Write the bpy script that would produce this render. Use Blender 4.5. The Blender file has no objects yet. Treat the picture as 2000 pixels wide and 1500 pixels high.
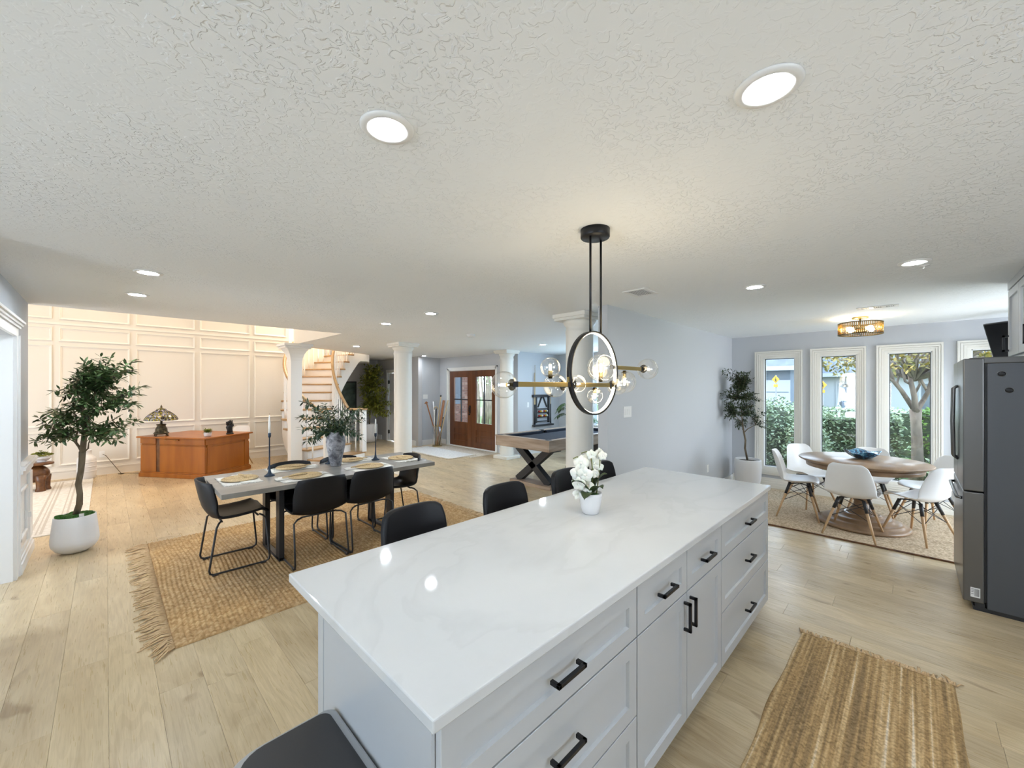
import bpy, math, random
from mathutils import Vector, Matrix

S = bpy.context.scene
COL = S.collection
PI = math.pi
R = random.Random(7)

# ------------------------------------------------------------------ camera, light, exposure
SA, CA = 0.70430, 0.70990          # camera heading: world X runs away to the right, world Y away to the left
F, HY, EYE, CEIL = 787.0, 756.0, 1.63, 2.47
cam_data = bpy.data.cameras.new('camera'); cam = bpy.data.objects.new('camera', cam_data); COL.objects.link(cam)
cam.location = (0, 0, EYE)
cam.rotation_euler = (PI/2, 0, -math.atan2(CA, SA))
cam_data.sensor_width = 36; cam_data.lens = F/2000*36; cam_data.shift_y = 6/2000
cam_data.clip_start = 0.05; cam_data.clip_end = 300
S.camera = cam
S.view_settings.view_transform = 'Standard'
S.view_settings.look = 'None'
S.view_settings.gamma = 1
S.view_settings.use_curve_mapping = False
S.view_settings.exposure = EXPOSURE = 0.53
S.cycles.use_denoising = True
S.cycles.max_bounces = 9
S.cycles.diffuse_bounces = 5
S.cycles.glossy_bounces = 3
S.cycles.transmission_bounces = 4
S.cycles.transparent_max_bounces = 10
S.cycles.sample_clamp_indirect = 6
S.cycles.caustics_reflective = False
S.cycles.caustics_refractive = False

world = bpy.data.worlds.new('sky'); S.world = world; world.use_nodes = True
wn = world.node_tree; wn.nodes.clear()
wo = wn.nodes.new('ShaderNodeOutputWorld'); wb = wn.nodes.new('ShaderNodeBackground')
wg = wn.nodes.new('ShaderNodeTexGradient'); wt = wn.nodes.new('ShaderNodeTexCoord'); wm = wn.nodes.new('ShaderNodeMapping')
wr = wn.nodes.new('ShaderNodeValToRGB'); ws = wn.nodes.new('ShaderNodeSeparateXYZ')
wn.links.new(wt.outputs['Generated'], ws.inputs[0]); wn.links.new(ws.outputs['Z'], wr.inputs[0])
wr.color_ramp.elements[0].position = 0.0; wr.color_ramp.elements[0].color = (0.86, 0.93, 1.0, 1)
wr.color_ramp.elements[1].position = 0.7; wr.color_ramp.elements[1].color = (0.50, 0.70, 1.0, 1)
wn.links.new(wr.outputs[0], wb.inputs[0]); wb.inputs[1].default_value = 5.2
wn.links.new(wb.outputs[0], wo.inputs[0])

def add_light(name, kind, loc, rot, energy, color, **kw):
    l = bpy.data.lights.new(name, kind); l.energy = energy; l.color = color
    for k, v in kw.items(): setattr(l, k, v)
    o = bpy.data.objects.new(name, l); COL.objects.link(o); o.location = loc; o.rotation_euler = rot
    return o
add_light('living_room_fill', 'AREA', (-3.4, 8.2, 1.45), (PI/2, 0, -PI/2), 78, (0.84, 0.91, 1.0), shape='RECTANGLE', size=2.8, size_y=2.0)  # added fill for stairs, columns and foyer; the wall behind has no window
sun = add_light('sun', 'SUN', (20, 0, 20), (math.radians(37), 0, math.radians(188)), 2.4, (1, 0.94, 0.84), angle=0.02)
# chandelier high in the two storey room, warm (hidden above the ceiling edge)
add_light('hall_chandelier_light', 'AREA', (-0.2, 8.4, 4.7), (0, 0, 0), 56, (1, 0.74, 0.48), shape='DISK', size=1.6)
add_light('stairwell_light', 'AREA', (4.0, 10.2, 4.8), (0, 0, 0), 100, (1, 0.84, 0.66), shape='DISK', size=1.0)
add_light('patio_ceiling_fill', 'AREA', (-3.4, 1.2, 1.4), (PI/2+.5, 0, -PI/2), 42, (0.70, 0.85, 1.0), shape='RECTANGLE', size=1.4, size_y=1.2)  # added fill at the rear left window, tilted up to brighten the ceiling
add_light('kitchen_ceiling_fill', 'AREA', (0.8, -2.95, 1.5), (PI/2+.5, 0, 0), 16, (0.75, 0.87, 1.0), shape='RECTANGLE', size=1.8, size_y=1.0)  # added fill behind the camera, aimed up to lift the near ceiling
add_light('nook_fill', 'AREA', (6.5, -2.0, 1.25), (PI/2+.15, 0, 0), 30, (0.80, 0.90, 1.0), shape='RECTANGLE', size=1.7, size_y=1.8)  # added to brighten the dim nook from out of view
# sky light entering through the pool room window and the unseen side room opening
add_light('pool_room_window_daylight', 'AREA', (8.3, 4.2, 1.5), (PI/2, 0, PI/2), 62, (0.55, 0.76, 1.0), shape='RECTANGLE', size=2.2, size_y=1.6)
add_light('side_room_daylight', 'AREA', (-3.3, 4.8, 1.4), (PI/2, 0, -PI/2), 11, (0.7, 0.85, 1.0), shape='RECTANGLE', size=2.0, size_y=2.0)

# ------------------------------------------------------------------ geometry helpers
def P(px, py, d):
    """point that the photograph shows at pixel (px, py), d metres in front of the lens"""
    l = (px-1000)/F*d
    return Vector((l*SA+d*CA, -l*CA+d*SA, EYE-(py-HY)/F*d))

class MB:
    def __init__(s): s.v = []; s.f = []; s.sm = []
    def add(s, vs, fs, smooth=False):
        n = len(s.v); s.v += [tuple(v) for v in vs]
        s.f += [tuple(i+n for i in f) for f in fs]; s.sm += [smooth]*len(fs); return s
    def box(s, x0, y0, z0, x1, y1, z1):
        if x0 > x1: x0, x1 = x1, x0
        if y0 > y1: y0, y1 = y1, y0
        if z0 > z1: z0, z1 = z1, z0
        return s.add([(x0,y0,z0),(x1,y0,z0),(x1,y1,z0),(x0,y1,z0),(x0,y0,z1),(x1,y0,z1),(x1,y1,z1),(x0,y1,z1)],
              [(0,3,2,1),(4,5,6,7),(0,1,5,4),(1,2,6,5),(2,3,7,6),(3,0,4,7)])
    def cbox(s, x0, y0, z0, x1, y1, z1, c=0.002):
        """box with a chamfered top"""
        return s.add([(x0,y0,z0),(x1,y0,z0),(x1,y1,z0),(x0,y1,z0),(x0,y0,z1-c),(x1,y0,z1-c),(x1,y1,z1-c),(x0,y1,z1-c),
               (x0+c,y0+c,z1),(x1-c,y0+c,z1),(x1-c,y1-c,z1),(x0+c,y1-c,z1)],
              [(0,3,2,1),(8,9,10,11),(0,1,5,4),(1,2,6,5),(2,3,7,6),(3,0,4,7),(4,5,9,8),(5,6,10,9),(6,7,11,10),(7,4,8,11)])
    def bar(s, a, b, w, h, up=(0,0,1)):
        a = Vector(a); b = Vector(b); t = (b-a).normalized(); up = Vector(up)
        if abs(t.dot(up)) > 0.99: up = Vector((0,1,0))
        x = t.cross(up).normalized(); y = x.cross(t).normalized()
        vs = []
        for p in (a, b):
            for i, j in ((-1,-1),(1,-1),(1,1),(-1,1)): vs.append(p+x*(i*w/2)+y*(j*h/2))
        return s.add(vs, [(3,2,1,0),(4,5,6,7),(0,1,5,4),(1,2,6,5),(2,3,7,6),(3,0,4,7)])
    def tube(s, pts, r, n=8, closed=False, sx=1.0, sy=1.0):
        pts = [Vector(p) for p in pts]; k = len(pts)
        rs = r if isinstance(r, (list, tuple)) else [r]*k
        vs = []; ref = None
        for i, p in enumerate(pts):
            if closed: t = pts[(i+1) % k]-pts[i-1]
            else: t = pts[min(i+1, k-1)]-pts[max(i-1, 0)]
            t.normalize()
            if ref is None:
                ref = Vector((0,0,1)) if abs(t.z) < 0.9 else Vector((1,0,0))
            x = (ref-t*ref.dot(t)).normalized(); ref = x; y = t.cross(x)
            for j in range(n):
                a = 2*PI*j/n; vs.append(p+x*(math.cos(a)*rs[i]*sx)+y*(math.sin(a)*rs[i]*sy))
        fs = []
        for i in range(k if closed else k-1):
            for j in range(n):
                a = i*n+j; b = i*n+(j+1) % n; c = ((i+1) % k)*n+(j+1) % n; d = ((i+1) % k)*n+j
                fs.append((a, b, c, d))
        s.add(vs, fs, True)
        if not closed:
            m = len(s.v)-k*n
            s.f += [tuple(m+j for j in reversed(range(n))), tuple(m+(k-1)*n+j for j in range(n))]; s.sm += [False]*2
        return s
    def lathe(s, prof, n=28, c=(0,0,0), smooth=True, sx=1, sy=1):
        vs = []; fs = []; k = len(prof)
        for r, z in prof:
            for j in range(n):
                a = 2*PI*j/n; vs.append((c[0]+r*math.cos(a)*sx, c[1]+r*math.sin(a)*sy, c[2]+z))
        for i in range(k-1):
            for j in range(n):
                fs.append((i*n+j, i*n+(j+1) % n, (i+1)*n+(j+1) % n, (i+1)*n+j))
        s.add(vs, fs, smooth)
        m = len(s.v)-k*n
        if prof[0][0] > 1e-5: s.f.append(tuple(m+j for j in reversed(range(n)))); s.sm.append(False)
        if prof[-1][0] > 1e-5: s.f.append(tuple(m+(k-1)*n+j for j in range(n))); s.sm.append(False)
        return s
    def ball(s, c, r, n=16, m=10, sc=(1,1,1)):
        return s.lathe([(max(1e-6, r*math.sin(PI*i/m)), -r*math.cos(PI*i/m)*sc[2]) for i in range(m+1)], n, c, True, sc[0], sc[1])
    def prism(s, poly, z0, z1, smooth=False):
        n = len(poly); vs = [(x,y,z0) for x, y in poly]+[(x,y,z1) for x, y in poly]
        s.add(vs, [tuple(reversed(range(n))), tuple(range(n, 2*n))])
        m = len(s.v)-2*n
        for j in range(n): s.f.append((m+j, m+(j+1) % n, m+n+(j+1) % n, m+n+j)); s.sm.append(smooth)
        return s
    def grid(s, fn, nu, nv, smooth=True, two=False):
        vs = [fn(i/nu, j/nv) for i in range(nu+1) for j in range(nv+1)]
        fs = [(i*(nv+1)+j, (i+1)*(nv+1)+j, (i+1)*(nv+1)+j+1, i*(nv+1)+j+1) for i in range(nu) for j in range(nv)]
        return s.add(vs, fs, smooth)
    def leaf(s, p, d, up, L, W, bend=0.15):
        """one lanceolate leaf, six faces, folded along its rib"""
        d = Vector(d).normalized(); up = Vector(up); x = d.cross(up)
        if x.length < 1e-3: x = d.cross(Vector((1,0,0)))
        x.normalize(); u = x.cross(d).normalized(); p = Vector(p)
        vs = [p, p+d*L*.3+x*W*.42-u*L*bend*.15, p+d*L*.3-x*W*.42-u*L*bend*.15, p+d*L*.3-u*W*.12,
              p+d*L*.65+x*W*.45-u*L*bend*.5, p+d*L*.65-x*W*.45-u*L*bend*.5, p+d*L*.65-u*(W*.12+L*bend*.45), p+d*L-u*L*bend]
        return s.add(vs, [(0,1,3),(0,3,2),(1,4,6,3),(3,6,5,2),(4,7,6),(6,7,5)], True)
    def build(s, name, mat, parent=None, bevel=0.0, label=None, kind=None, sub=0, solid=0, seg=2):
        me = bpy.data.meshes.new(name); me.from_pydata([tuple(v) for v in s.v], [], s.f); me.validate()
        if len(me.polygons) == len(s.sm): me.polygons.foreach_set('use_smooth', s.sm)
        else: me.polygons.foreach_set('use_smooth', [any(s.sm)]*len(me.polygons))
        me.update()
        if mat: me.materials.append(mat)
        o = bpy.data.objects.new(name, me); COL.objects.link(o)
        if parent: o.parent = parent
        if solid:
            m = o.modifiers.new('thick', 'SOLIDIFY'); m.thickness = solid; m.offset = 0
        if bevel:
            m = o.modifiers.new('bevel', 'BEVEL'); m.width = bevel; m.segments = seg; m.limit_method = 'ANGLE'; m.angle_limit = math.radians(40)
        if sub:
            m = o.modifiers.new('sub', 'SUBSURF'); m.levels = sub; m.render_levels = sub
        if label: o['label'] = label
        if kind: o['kind'] = kind
        return o

def tag(o, label, cat, group=None, kind=None):
    o['label'] = label; o['category'] = cat
    if group: o['group'] = group
    if kind: o['kind'] = kind
    return o
def thing(name, label, cat, loc=(0,0,0), rz=0.0, group=None):
    o = bpy.data.objects.new(name, None); COL.objects.link(o); o.empty_display_size = 0.1
    o.location = loc; o.rotation_euler = (0, 0, rz)
    return tag(o, label, cat, group)
def kids(o): return [c for c in bpy.data.objects if c.parent == o]
def dup(root, loc, rz, label, group=None):
    r = root.copy(); COL.objects.link(r); r.location = loc; r.rotation_euler = (0, 0, rz); r['label'] = label
    if group: r['group'] = group
    for ch in kids(root):
        c = ch.copy(); COL.objects.link(c); c.parent = r
        for g in kids(ch):
            e = g.copy(); COL.objects.link(e); e.parent = c
    return r
def struct(mb, name, mat, bevel=0, parent=None, **k):
    return mb.build(name, mat, parent, bevel, kind=None if parent else 'structure', **k)

# ------------------------------------------------------------------ materials
def mat(name, col, rough=0.5, metal=0.0, spec=0.5, emit=None, es=0.0, coat=0.0, sheen=0.0):
    m = bpy.data.materials.new(name); m.use_nodes = True
    b = m.node_tree.nodes['Principled BSDF']
    b.inputs['Base Color'].default_value = (*col, 1); b.inputs['Roughness'].default_value = rough
    b.inputs['Metallic'].default_value = metal; b.inputs['Specular IOR Level'].default_value = spec
    if coat: b.inputs['Coat Weight'].default_value = coat; b.inputs['Coat Roughness'].default_value = 0.08
    if sheen: b.inputs['Sheen Weight'].default_value = sheen
    if emit: b.inputs['Emission Color'].default_value = (*emit, 1); b.inputs['Emission Strength'].default_value = es
    return m
def nt(m): return m.node_tree, m.node_tree.nodes['Principled BSDF']
def noise(m, scale=(1,1,1), ns=5.0, detail=4, rough=0.5, coord='Object', rnd=False, dist=0.0):
    t, b = nt(m); tc = t.nodes.new('ShaderNodeTexCoord'); mp = t.nodes.new('ShaderNodeMapping'); n = t.nodes.new('ShaderNodeTexNoise')
    mp.inputs['Scale'].default_value = scale
    src = tc.outputs[coord]
    if rnd:
        oi = t.nodes.new('ShaderNodeObjectInfo'); mu = t.nodes.new('ShaderNodeMath'); mu.operation = 'MULTIPLY'; mu.inputs[1].default_value = 37.0
        t.links.new(oi.outputs['Random'], mu.inputs[0])
        cb = t.nodes.new('ShaderNodeCombineXYZ'); t.links.new(mu.outputs[0], cb.inputs[0]); t.links.new(mu.outputs[0], cb.inputs[1])
        ad = t.nodes.new('ShaderNodeVectorMath'); ad.operation = 'ADD'
        t.links.new(src, ad.inputs[0]); t.links.new(cb.outputs[0], ad.inputs[1]); src = ad.outputs[0]
    t.links.new(src, mp.inputs['Vector']); t.links.new(mp.outputs[0], n.inputs['Vector'])
    n.inputs['Scale'].default_value = ns; n.inputs['Detail'].default_value = detail; n.inputs['Roughness'].default_value = rough
    n.inputs['Distortion'].default_value = dist
    return n
def ramp(m, src, stops, interp='LINEAR'):
    t, b = nt(m); r = t.nodes.new('ShaderNodeValToRGB'); r.color_ramp.interpolation = interp
    while len(r.color_ramp.elements) < len(stops): r.color_ramp.elements.new(0.5)
    for e, (p, c) in zip(r.color_ramp.elements, stops): e.position = p; e.color = (*c, 1) if len(c) == 3 else c
    t.links.new(src, r.inputs[0]); return r
def bump(m, src, strength=0.3, dist=0.01):
    t, b = nt(m); n = t.nodes.new('ShaderNodeBump'); n.inputs['Strength'].default_value = strength; n.inputs['Distance'].default_value = dist
    t.links.new(src, n.inputs['Height']); t.links.new(n.outputs[0], b.inputs['Normal']); return n
def mixc(m, a, b_, fac, mode='MIX'):
    t, b = nt(m); x = t.nodes.new('ShaderNodeMix'); x.data_type = 'RGBA'; x.blend_type = mode
    for s_, i in ((a, 6), (b_, 7)):
        if isinstance(s_, tuple): x.inputs[i].default_value = (*s_, 1)
        else: t.links.new(s_, x.inputs[i])
    if isinstance(fac, (int, float)): x.inputs[0].default_value = fac
    else: t.links.new(fac, x.inputs[0])
    return x.outputs[2]
def tocol(m, out): t, b = nt(m); t.links.new(out, b.inputs['Base Color'])
def varied(name, c0, c1, rough=0.5, ns=8, scale=(1,1,1), bs=0.0, bd=0.005, detail=4, lo=0.35, hi=0.65, **k):
    m = mat(name, c0, rough, **k); n = noise(m, scale, ns, detail)
    tocol(m, ramp(m, n.outputs[0], [(lo, c0), (hi, c1)]).outputs[0])
    if bs: bump(m, n.outputs[0], bs, bd)
    return m
def glass(name, tint=(1,1,1), gloss=0.06, tr=(1,1,1)):
    m = bpy.data.materials.new(name); m.use_nodes = True; t = m.node_tree; t.nodes.clear()
    o = t.nodes.new('ShaderNodeOutputMaterial'); mx = t.nodes.new('ShaderNodeMixShader'); tp = t.nodes.new('ShaderNodeBsdfTransparent')
    g = t.nodes.new('ShaderNodeBsdfGlossy'); lw_ = t.nodes.new('ShaderNodeLayerWeight'); lw_.inputs[0].default_value = 0.5; lw = t.nodes.new('ShaderNodeMath'); lw.operation = 'POWER'; lw.inputs[1].default_value = 3.5; t.links.new(lw_.outputs['Facing'], lw.inputs[0])
    ma = t.nodes.new('ShaderNodeMath'); ma.operation = 'MULTIPLY_ADD'; ma.inputs[1].default_value = 0.8; ma.inputs[2].default_value = gloss
    ma.use_clamp = True
    tp.inputs[0].default_value = (*tr, 1); g.inputs[0].default_value = (*tint, 1); g.inputs['Roughness'].default_value = 0.02
    t.links.new(lw.outputs[0], ma.inputs[0]); t.links.new(ma.outputs[0], mx.inputs[0]); t.links.new(tp.outputs[0], mx.inputs[1]); t.links.new(g.outputs[0], mx.inputs[2])
    t.links.new(mx.outputs[0], o.inputs[0]); return m

def wood_floor(name, stuff=False):
    m = mat(name, (0.5,0.37,0.24), 0.36, spec=0.45); t, b = nt(m)
    tc = t.nodes.new('ShaderNodeTexCoord'); coord = tc.outputs['Object']
    rn = t.nodes.new('ShaderNodeNewGeometry').outputs['Random Per Island'] if stuff else t.nodes.new('ShaderNodeObjectInfo').outputs['Random']
    mu = t.nodes.new('ShaderNodeMath'); mu.operation = 'MULTIPLY'; mu.inputs[1].default_value = 53.0; t.links.new(rn, mu.inputs[0])
    cb = t.nodes.new('ShaderNodeCombineXYZ'); t.links.new(mu.outputs[0], cb.inputs[0]); t.links.new(mu.outputs[0], cb.inputs[2])
    ad = t.nodes.new('ShaderNodeVectorMath'); ad.operation = 'ADD'; t.links.new(coord, ad.inputs[0]); t.links.new(cb.outputs[0], ad.inputs[1])
    def nz(scale, ns, det, dist=0.0):
        mp = t.nodes.new('ShaderNodeMapping'); mp.inputs['Scale'].default_value = scale; t.links.new(ad.outputs[0], mp.inputs['Vector'])
        n = t.nodes.new('ShaderNodeTexNoise'); n.inputs['Scale'].default_value = ns; n.inputs['Detail'].default_value = det; n.inputs['Distortion'].default_value = dist
        t.links.new(mp.outputs[0], n.inputs['Vector']); return n
    big = nz((1.0, 0.35, 1), 5.0, 3, 0.6)
    fine = nz((1.0, 0.045, 1), 120.0, 3)
    # cathedral figure: contour bands of a stretched noise field
    fig = nz((1.0, 0.13, 1), 6.5, 1.0, 0.25)
    sn = t.nodes.new('ShaderNodeMath'); sn.operation = 'MULTIPLY'; sn.inputs[1].default_value = 75.0; t.links.new(fig.outputs[0], sn.inputs[0])
    si = t.nodes.new('ShaderNodeMath'); si.operation = 'SINE'; t.links.new(sn.outputs[0], si.inputs[0])
    base = ramp(m, big.outputs[0], [(0.3, (0.48,0.365,0.215)), (0.5, (0.565,0.445,0.275)), (0.72, (0.64,0.515,0.335))]).outputs[0]
    tone = ramp(m, rn, [(0.0, (0.90,0.90,0.91)), (0.5, (1,1,1)), (1.0, (1.06,1.05,1.03))]).outputs[0]
    c = mixc(m, base, tone, 1.0, 'MULTIPLY')
    fg = ramp(m, si.outputs[0], [(0.0, (0.84,0.81,0.78)), (0.30, (1,1,1))]).outputs[0]
    c = mixc(m, c, fg, 0.42, 'MULTIPLY')
    ff = ramp(m, fine.outputs[0], [(0.32, (0.80,0.77,0.74)), (0.52, (1,1,1))]).outputs[0]
    c = mixc(m, c, ff, 0.6, 'MULTIPLY')
    kn = nz((1.0, 0.5, 1), 6.0, 1, 0.8)
    kk = ramp(m, kn.outputs[0], [(0.22, (0.42,0.33,0.25)), (0.30, (1,1,1))]).outputs[0]
    c = mixc(m, c, kk, 0.6, 'MULTIPLY')
    tocol(m, c)
    rr = ramp(m, fine.outputs[0], [(0.3, (0.35,)*3), (0.7, (0.26,)*3)]).outputs[0]; t.links.new(rr, b.inputs['Roughness'])
    bump(m, fine.outputs[0], 0.03, 0.0006)
    return m

M = {}
M['plank'] = wood_floor('oak_vinyl_plank'); M['plank_far'] = wood_floor('oak_vinyl_plank_far', True)
M['ground_floor'] = mat('subfloor', (0.12,0.09,0.06), 0.9)
# knock-down plaster ceiling
m = M['ceiling'] = mat('knockdown_plaster', (0.88,0.905,0.93), 0.75, spec=0.3); t, b = nt(m)
n1 = noise(m, (1,1,1), 31.0, 2.5, 0.5, dist=0.9); n2 = noise(m, (1,1,1), 1.6, 2)
r1 = ramp(m, n1.outputs[0], [(0.50, (0,0,0)), (0.56, (1,1,1))]); r2 = ramp(m, n2.outputs[0], [(0.40, (0.12,)*3), (0.62, (1,1,1))])
mm = t.nodes.new('ShaderNodeMath'); mm.operation = 'MULTIPLY'; t.links.new(r1.outputs[0], mm.inputs[0]); t.links.new(r2.outputs[0], mm.inputs[1])
bump(m, mm.outputs[0], 0.75, 0.0038)
M['ceiling_plain'] = mat('white_ceiling_paint', (0.8,0.79,0.77), 0.8)
def wallmat(name, c):
    m = mat(name, c, 0.7, spec=0.3); n = noise(m, (1,1,1), 90, 2); bump(m, n.outputs[0], 0.08, 0.002); return m
M['grey_wall'] = wallmat('pale_grey_paint', (0.55,0.57,0.60))
M['grey_wall_warm'] = wallmat('pale_grey_paint_hall', (0.50,0.50,0.51))
M['cream_wall'] = mat('cream_panel_paint', (0.76,0.73,0.67), 0.5)
M['cream_trim'] = mat('cream_trim_paint', (0.81,0.785,0.73), 0.35)
M['white_trim'] = mat('white_trim_paint', (0.82,0.82,0.81), 0.35)
M['ivory_trim'] = mat('ivory_trim_paint', (0.82,0.80,0.74), 0.4)
M['cabinet'] = mat('white_cabinet_lacquer', (0.50,0.515,0.53), 0.3)
M['black_metal'] = mat('matte_black_metal', (0.012,0.012,0.014), 0.38, metal=0.3)
M['black_paint'] = mat('black_powder_coat', (0.02,0.02,0.022), 0.45)
m = M['marble'] = mat('white_veined_marble', (0.85,0.85,0.84), 0.045, spec=0.5)
n1 = noise(m, (0.8,1.6,1), 1.3, 5, 0.5, dist=0.9); r1 = ramp(m, n1.outputs[0], [(0.44, (0.655,0.665,0.67)), (0.498, (0.62,0.63,0.635)), (0.512, (0.65,0.66,0.665)), (0.70, (0.66,0.668,0.668)), (0.80, (0.63,0.635,0.63))])
n2 = noise(m, (1,1,1), 2.2, 4, 0.5); r2 = ramp(m, n2.outputs[0], [(0.3, (0.93,0.935,0.94)), (0.6, (1,1,1))])
tocol(m, mixc(m, r1.outputs[0], r2.outputs[0], 1.0, 'MULTIPLY'))
m = M['leather'] = mat('black_leather', (0.008,0.008,0.010), 0.45, spec=0.28)
n1 = noise(m, (1,1,1), 260, 3); bump(m, n1.outputs[0], 0.12, 0.001)
M['leather_brown'] = mat('dark_brown_black_leather', (0.022,0.019,0.018), 0.36, spec=0.5); bump(M['leather_brown'], noise(M['leather_brown'], (1,1,1), 220, 3).outputs[0], 0.12, 0.001)
M['table_top'] = varied('grey_concrete_top', (0.20,0.19,0.175), (0.29,0.28,0.26), 0.32, 3, (1,3,1), 0.05)
M['brass'] = mat('brushed_brass', (0.50,0.37,0.14), 0.32, metal=1.0)
M['dark_brass'] = mat('dark_brass', (0.06,0.045,0.02), 0.35, metal=0.8)
M['globe'] = glass('clear_globe_glass', (1,0.99,0.95), 0.15)
M['window_glass'] = glass('window_glass', (1,1,1), 0.05, (0.97,0.99,0.99))
M['bulb'] = mat('lit_bulb', (1,1,1), 0.4, emit=(1,0.88,0.62), es=26)
M['led'] = mat('lit_led_strip', (1,1,1), 0.4, emit=(1,0.93,0.74), es=9)
M['can_light'] = mat('lit_downlight_lens', (1,1,1), 0.4, emit=(0.86,0.93,1.0), es=165); M['can_light_hall'] = mat('lit_downlight_lens_hall', (1,1,1), 0.4, emit=(0.80,0.90,1.0), es=470)
M['porcelain'] = mat('matt_white_ceramic', (0.78,0.78,0.79), 0.4)
M['white_plastic'] = mat('white_moulded_plastic', (0.87,0.87,0.87), 0.3)
M['beech'] = varied('beech_dowel', (0.50,0.31,0.16), (0.60,0.40,0.22), 0.45, 14, (1,1,0.12))
M['walnut'] = varied('brown_stained_wood', (0.24,0.15,0.085), (0.34,0.22,0.13), 0.3, 9, (0.15,1,1))
M['oak_tread'] = varied('honey_oak', (0.33,0.195,0.085), (0.43,0.275,0.13), 0.35, 9, (0.15,1,1))
M['desk'] = varied('orange_brown_veneer', (0.27,0.078,0.004), (0.36,0.115,0.008), 0.32, 7, (1,1,0.12), coat=0.08)
M['door_wood'] = varied('mahogany_stain', (0.095,0.028,0.007), (0.16,0.052,0.014), 0.3, 8, (1,1,0.1), coat=0.3)
M['pool_wood'] = varied('weathered_oak', (0.27,0.19,0.13), (0.42,0.32,0.24), 0.5, 6, (0.3,0.3,3.0))
M['felt'] = mat('navy_felt', (0.006,0.010,0.022), 0.95)
M['steel'] = mat('brushed_stainless', (0.17,0.168,0.165), 0.30, metal=0.85); bump(M['steel'], noise(M['steel'], (1,1,60), 30, 2).outputs[0], 0.03, 0.001)
M['bin_steel'] = mat('light_brushed_steel', (0.42,0.43,0.44), 0.35, metal=0.5)
M['fridge_side'] = mat('dark_grey_steel_side', (0.085,0.09,0.10), 0.45, metal=0.35); bump(M['fridge_side'], noise(M['fridge_side'], (1,1,1), 320, 2).outputs[0], 0.08, 0.001)
M['leaf'] = varied('olive_leaf_green', (0.028,0.065,0.018), (0.085,0.145,0.045), 0.5, 14)
M['leaf_grey'] = varied('grey_green_leaf', (0.018,0.045,0.022), (0.05,0.09,0.045), 0.5, 14)
M['leaf_yellow'] = varied('yellow_green_leaf', (0.11,0.14,0.016), (0.32,0.33,0.05), 0.5, 9)
M['leaf_dark'] = varied('dark_leaf', (0.016,0.032,0.012), (0.045,0.07,0.02), 0.55, 14)
M['palm'] = varied('palm_green', (0.03,0.075,0.02), (0.09,0.14,0.04), 0.5, 12)
M['olive_fruit'] = mat('dark_olive_fruit', (0.02,0.018,0.012), 0.35)
M['bark'] = varied('grey_brown_bark', (0.10,0.075,0.045), (0.19,0.15,0.10), 0.8, 22, (1,1,0.25), 0.4, 0.004)
M['moss'] = varied('green_moss', (0.012,0.07,0.010), (0.04,0.15,0.02), 0.9, 40, (1,1,1), 0.8, 0.01)
M['soil'] = mat('dark_soil', (0.03,0.022,0.016), 0.95)
m = M['jute'] = mat('jute_weave', (0.45,0.33,0.2), 0.9, spec=0.15)
n1 = noise(m, (1,1,1), 34, 2); n2 = noise(m, (1,1,1), 1.6, 2)
r1 = ramp(m, n1.outputs[0], [(0.32, (0.36,0.225,0.10)), (0.5, (0.48,0.315,0.155)), (0.68, (0.60,0.43,0.24))]); r2 = ramp(m, n2.outputs[0], [(0.35, (0.80,0.80,0.83)), (0.65, (1.05,1,0.92))])
tocol(m, mixc(m, r1.outputs[0], r2.outputs[0], 1.0, 'MULTIPLY'))
m = M['jute_stripe'] = mat('braided_jute', (0.45,0.33,0.2), 0.9, spec=0.15)
n1 = noise(m, (0.6,38,1), 1.0, 2, 0.5); n2 = noise(m, (1,1,1), 70, 3)
r1 = ramp(m, n1.outputs[0], [(0.34, (0.26,0.18,0.095)), (0.48, (0.42,0.28,0.135)), (0.60, (0.58,0.42,0.23)), (0.70, (0.74,0.66,0.53))])
r2 = ramp(m, n2.outputs[0], [(0.3, (0.62,0.60,0.56)), (0.6, (1.1,1.08,1.04))])
tocol(m, mixc(m, r1.outputs[0], r2.outputs[0], 1.0, 'MULTIPLY'))
M['fringe'] = varied('jute_fringe', (0.50,0.33,0.17), (0.66,0.47,0.27), 0.9, 40)
M['jute_dark'] = varied('jute_round_table', (0.38,0.27,0.16), (0.68,0.53,0.36), 0.95, 55)
M['cream_rug'] = varied('cream_wool', (0.62,0.59,0.54), (0.76,0.74,0.70), 0.95, 30)
M['cream_rug_line'] = mat('faded_stripe_wool', (0.52,0.48,0.43), 0.95)
M['tan_rug'] = varied('tan_jute_mat', (0.50,0.42,0.32), (0.66,0.59,0.49), 0.95, 30)
m = M['stone_vase'] = mat('mottled_grey_stoneware', (0.3,0.3,0.31), 0.65)
n1 = noise(m, (1,1,1), 9, 8, 0.7, dist=0.8); tocol(m, ramp(m, n1.outputs[0], [(0.38, (0.055,0.055,0.065)), (0.5, (0.21,0.21,0.23)), (0.62, (0.40,0.40,0.41))]).outputs[0]); bump(m, n1.outputs[0], 0.3, 0.004)
M['wax'] = mat('ivory_candle_wax', (0.85,0.84,0.80), 0.5)
M['linen'] = varied('cream_linen', (0.70,0.67,0.61), (0.80,0.78,0.73), 0.9, 60)
m = M['seagrass'] = mat('woven_seagrass', (0.55,0.4,0.2), 0.8); n1 = noise(m, (1,1,1), 120, 3); tocol(m, ramp(m, n1.outputs[0], [(0.35, (0.40,0.27,0.12)), (0.65, (0.66,0.50,0.29))]).outputs[0])
M['petal'] = mat('white_orchid_petal', (0.86,0.84,0.76), 0.5); M['petal'].node_tree.nodes['Principled BSDF'].inputs['Subsurface Weight'].default_value = 0.15
M['stem'] = mat('green_stem', (0.16,0.18,0.04), 0.5)
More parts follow.
